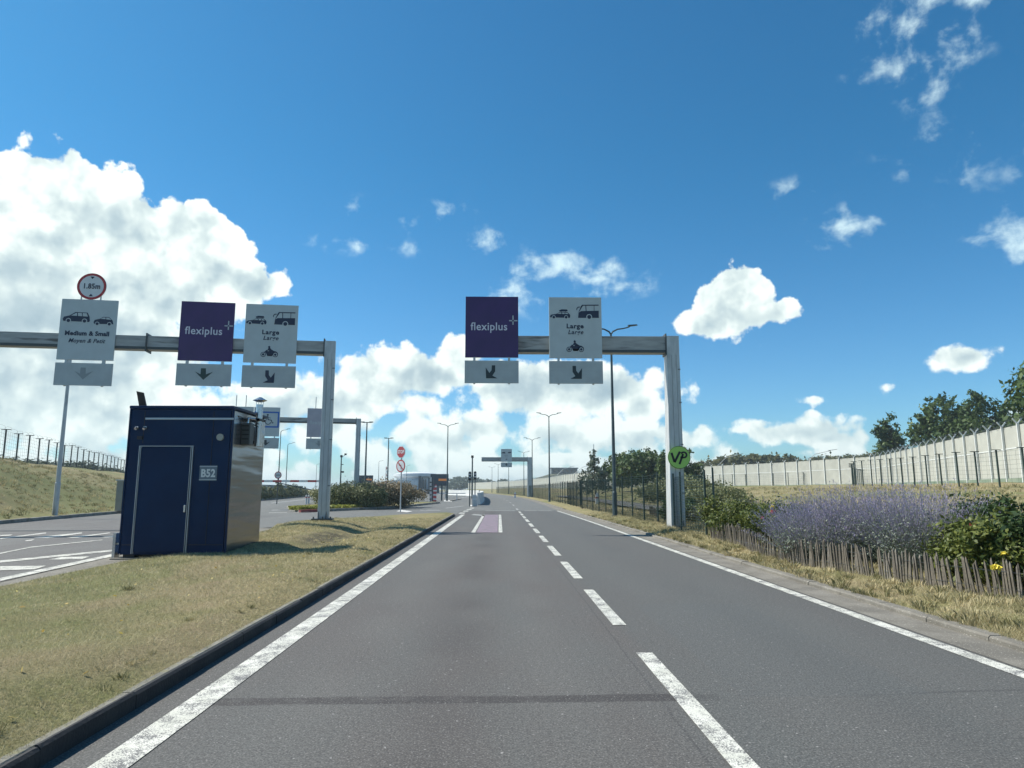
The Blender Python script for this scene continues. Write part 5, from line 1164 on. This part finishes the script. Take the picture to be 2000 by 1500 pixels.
# arched lamps beyond the wall
def archlamp(label,px,top,Y,s):
    x,y,z=at(px,Y,3); H=P(px,top,Y).z; T=thing('arched_lamp',label,'street lamp',(x,Y,2),0,'lamps with long arched arms beyond the wall')
    b=MB(); b.tube([(0,0,0),(.5*s,0,(H-2)*.6),(2.5*s,0,(H-2)*.9),(5*s,0,H-2)],[.09,.08,.07,.06],5); b.build('pole',M_GALV,T)
    b=MB(); b.bar((4.6*s,0,H-2),(6*s,0,H-1.7),.2,.12); b.build('lamp_head',M_GALV,T)
archlamp('arched lamp left of the slim conifer beyond the wall',1118,908,210,1.3); archlamp('arched lamp over the far hill building',1085,912,260,1.2); archlamp('arched lamp above the wall right of the portal post',1395,888,185,1.4); archlamp('arched lamp above the wall right of centre of the ridge',1565,880,170,1.6)
# cars
def car(label,x,y,rz,m,est=0):
    T=thing('parked_car',label,'car',(x,y,0),rz,'cars at the toll plaza')
    b=MB(); prof=[(-2.2,.35),(-2.2,.75),(-1.95,.88),(-1.15,.95),(-.55,1.42),(1.1,1.45),(1.95,1.0),(2.2,.9),(2.22,.35)]
    n=len(prof); vs=[(a,-.85,c) for a,c in prof]+[(a,.85,c) for a,c in prof]
    b.add(vs,[tuple(range(n)),tuple(range(n,2*n))[::-1]]+[(i,i+n,(i+1)%n+n,(i+1)%n) for i in range(n)]); b.build('body',m,T,bevel=.05)
    b=MB(); 
    for s in(-1,1): b.add([(-1.0,s*.862,.96),(-.5,s*.862,1.36),(1.05,s*.862,1.38),(1.7,s*.862,1.0)],[(0,1,2,3)])
    b.build('side_window',M_GLASS,T)
    for a in(-1.35,1.35):
        for s in(-1,1):
            b=MB(); b.tube([(a,s*.72,.33),(a,s*.90,.33)],.33,16); w=b.build('wheel',M_TYRE,T); b=MB(); b.tube([(a,s*.90,.33),(a,s*.91,.33)],.19,12); b.build('rim',M_STEEL,w)
    for s in(-1,1): b=MB(); b.box(-2.22,-2.17,s*.6-.2,s*.6+.2,.65,.8); b.build('headlight',M_WS,T)
    b=MB(); b.box(2.2,2.24,-.75,-.45,.75,.9); b.box(2.2,2.24,.45,.75,.75,.9); b.build('tail_light',M_RED,T)
    return T
C=car('dark car parked in front of the round building',at(814,150,0)[0],150,0,M_CARD)
c2=dup(C,loc=(at(831,158,0)[0],158,0),rz=.2,label='second dark car just right of the first, by the building')
C3=car('white and black car stopped beyond the lane barrier arm',at(893,175,0)[0],175,0,M_CARW)
# striped height bar, cabinet and bollards on the left road
T=thing('height_bar','red and white striped swing bar with diagonal brace across the left lanes','barrier',(-14.9,60.,0),0)
b=MB(); b.tube([(0,0,0),(0,0,2.4)],.08,8); b.build('post',M_POLE,T)
for i in range(9): b=MB(); b.box(-.9-.75*i-.02+.04,-.15-.75*i,-.06,.06,2.08,2.26); b.build('stripe',M_REDF if i%2==1 else M_WS,T)
b=MB(); b.bar((-.0,.0,1.15),(-4.3,0,2.05),.06,.08); b.bar((-3.6,0,1.75),(-5.,0,1.78),.05,.06); b.build('brace',M_POLE,T)
T=thing('cabinet','pale cabinet beside the near portal post on the left road','cabinet',(-18.6,75,0),0); b=MB(); b.box(-.75,.75,-.3,.3,.1,1.3); b.build('body',M_WBAR,T,bevel=.02); b=MB(); b.box(-.8,.8,-.35,.35,0,.1); b.build('plinth',M_CONC,T); b=MB(); b.box(-.02,.02,-.31,-.3,.15,1.25); b.build('door_seam',M_FGREY,T)
for i,(px,l) in enumerate(((599,'leftmost white bollard on the left road'),(604,'second white bollard on the left road'))):
    T=thing('bollard',l,'bollard',(at(px,72,0)[0],72,0),0,'white bollards on the left road'); b=MB(); b.tube([(0,0,0),(0,0,.85)],.09,10); b.tube([(0,0,.85),(0,0,.9)],[.09,.03],10); b.build('body',M_WBAR,T); b=MB(); b.tube([(0,0,.6),(0,0,.7)],.095,10,False); b.build('band',M_RED,T)
T=thing('utility_cabinet','narrow beige cabinet on the bank just left of the booth','cabinet',(-23.9,43.0,.1),-.15); T.location=G(239,998,.15)
b=MB(); b.box(-.35,.6,-.25,.25,0,1.85); b.build('body',mat('beige_cabinet',(.33,.32,.27),(.28,.27,.23),3,.7),T,bevel=.02); b=MB(); b.box(-.4,.65,-.3,.3,1.85,1.93); b.build('lid',M_CONCP,T,bevel=.01); b=MB(); b.box(.1,.12,-.26,-.25,.1,1.8); b.build('door_seam',M_FGREY,T)
def no_content(T): 
    b=MB(); b.box(-.22,.22,-.008,0,-.06,.06); b.build('symbol',M_ARRF,T); b=MB(); b.tube([(0,.06,-4.6),(0,.06,.4)],.05,8); b.build('post',M_POLE,T)
q=P(543,928,70); round_sign('restriction_sign','round red rimmed sign on a thin pole above the striped bar','road sign',q,0,.36,M_REDF,M_WS,no_content,w=.16); 
# retaining wall with shrubs at the foot of the left bank
T=thing('retaining_wall','low pale concrete wall at the foot of the bank behind the striped bar','wall',(-32.2,88,0),0)
b=MB(); pa=[(-31.6,88),(-39.5,140)]; d=Vector((pa[1][0]-pa[0][0],pa[1][1]-pa[0][1])); 
for i in range(16):
    a=Vector(pa[0])+d*i/16; c=Vector(pa[0])+d*(i+.97)/16; b.add([(a.x,a.y,0),(c.x,c.y,0),(c.x-.2,c.y,0),(a.x-.2,a.y,0),(a.x,a.y,2.1),(c.x,c.y,2.1),(c.x-.2,c.y,2.1),(a.x-.2,a.y,2.1)],[(0,3,2,1),(4,5,6,7),(0,1,5,4),(1,2,6,5),(2,3,7,6),(3,0,4,7)])
b.build('wall_panel',M_WALL,T,world=True)
bs0=None
for i in range(15):
    q=Vector(pa[0])+d*(i+.5)/15+Vector((1.0,0)); 
    if bs0 is None: bs0=bush('upright green shrub against the low concrete wall',q.x,q.y,0,[((0,0,.9),(.6,.6,.9)),((.1,0,1.5),(.4,.4,.5)),((-.2,.1,.6),(.6,.5,.5))],900,.10,L_BUSHG,90,'shrubs against the low concrete wall',name='upright_shrub')
    else: s=rnd.uniform(.8,1.2); dup(bs0,loc=(q.x,q.y,0),rz=rnd.uniform(0,6),scale=(s,s,s*rnd.uniform(.8,1.1)))
# white marker posts on the right
for i,(px,Y,l) in enumerate(((1006,116,'short white marker post on the verge under the distant portal'),(1166,62,'short white marker post seen through the mesh fence'))):
    x=at(px,Y,0)[0]; T=thing('marker_post',l,'marker post',(x,Y,h_r(x,Y) if x>xr0(Y) else 0),0,'white marker posts'); b=MB(); b.box(-.14,.14,-.1,.1,0,.75); b.add([(-.14,-.1,.75),(.14,-.1,.75),(.14,.1,.75),(-.14,.1,.75),(.0,0,1.1)],[(0,1,4),(1,2,4),(2,3,4),(3,0,4)]); b.build('body',M_WS,T); b=MB(); b.box(-.145,.145,-.105,.105,.5,.62); b.build('band',M_RED,T)
# service road behind the mesh fence
b=MB(); b.keep=True; vs=[]; ys=[26+4*i for i in range(24)]
for y in ys:
    xx=[8.6+.02*(y-26),11.6+.02*(y-26)]; xx=[a+bend(y) for a in xx]
    vs+=[(xx[0],y,max(h_r(xx[0],y),h_r(xx[1],y))+.05),(xx[1],y,max(h_r(xx[1],y),h_r(xx[0],y))+.05)]
b.add(vs,[(2*i,2*i+1,2*i+3,2*i+2) for i in range(len(ys)-1)]); tag(b.build('service_road',M_LROAD),kind='structure')

# ---------------------------------------------------------------- air
hz=bpy.data.materials.new('haze'); hz.use_nodes=True; k=NT(hz.node_tree); k.n.clear(); o=k.new('ShaderNodeOutputMaterial'); pv=k.new('ShaderNodeVolumePrincipled'); pv.inputs['Color'].default_value=(.80,.92,.95,1); pv.inputs['Density'].default_value=.0004; pv.inputs['Anisotropy'].default_value=.3; k.l.new(pv.outputs[0],o.inputs['Volume'])
HAZE=True
if HAZE:
    b=MB(); b.box(-3100,3100,-210,6100,-1.2,40); tag(b.build('haze',hz),'thin pale haze over the whole road','haze',kind='stuff')

# every loose piece of these parts becomes a part of its own
def split(o):
    bm=bmesh.new(); bm.from_mesh(o.data); seen=set(); groups=[]
    for v in bm.verts:
        if v.index in seen: continue
        st=[v]; g=set()
        while st:
            a=st.pop()
            if a.index in g: continue
            g.add(a.index); st+=[e.other_vert(a) for e in a.link_edges if e.other_vert(a).index not in g]
        seen|=g; groups.append(g)
    bm.free()
    if len(groups)<2: return
    me=o.data; co=[tuple(v.co) for v in me.vertices]; pf=[tuple(p.vertices) for p in me.polygons]
    for g in groups:
        ix=sorted(g); mp={a:i for i,a in enumerate(ix)}; m2=bpy.data.meshes.new(o.name); m2.from_pydata([co[a] for a in ix],[],[tuple(mp[a] for a in f) for f in pf if f[0] in g]); m2.materials.append(me.materials[0])
        if g is groups[0]: o.data=m2
        else:
            c=o.copy(); c.data=m2; COL.objects.link(c)
SPLIT=('corner_trim','floodlight','wheel_symbol','hub_symbol','hanger_rail','clamp_rail','top_rod','car_pictogram','height_mark','lens','tail_light','side_window','window','bracket','skid','gate_post','cutout','column','hinge','plate_rule','flange','panel_joint')
for o in [o for o in bpy.data.objects if o.type=='MESH' and o.parent and o.name.split('.')[0] in SPLIT and o.data.users==1]: split(o)
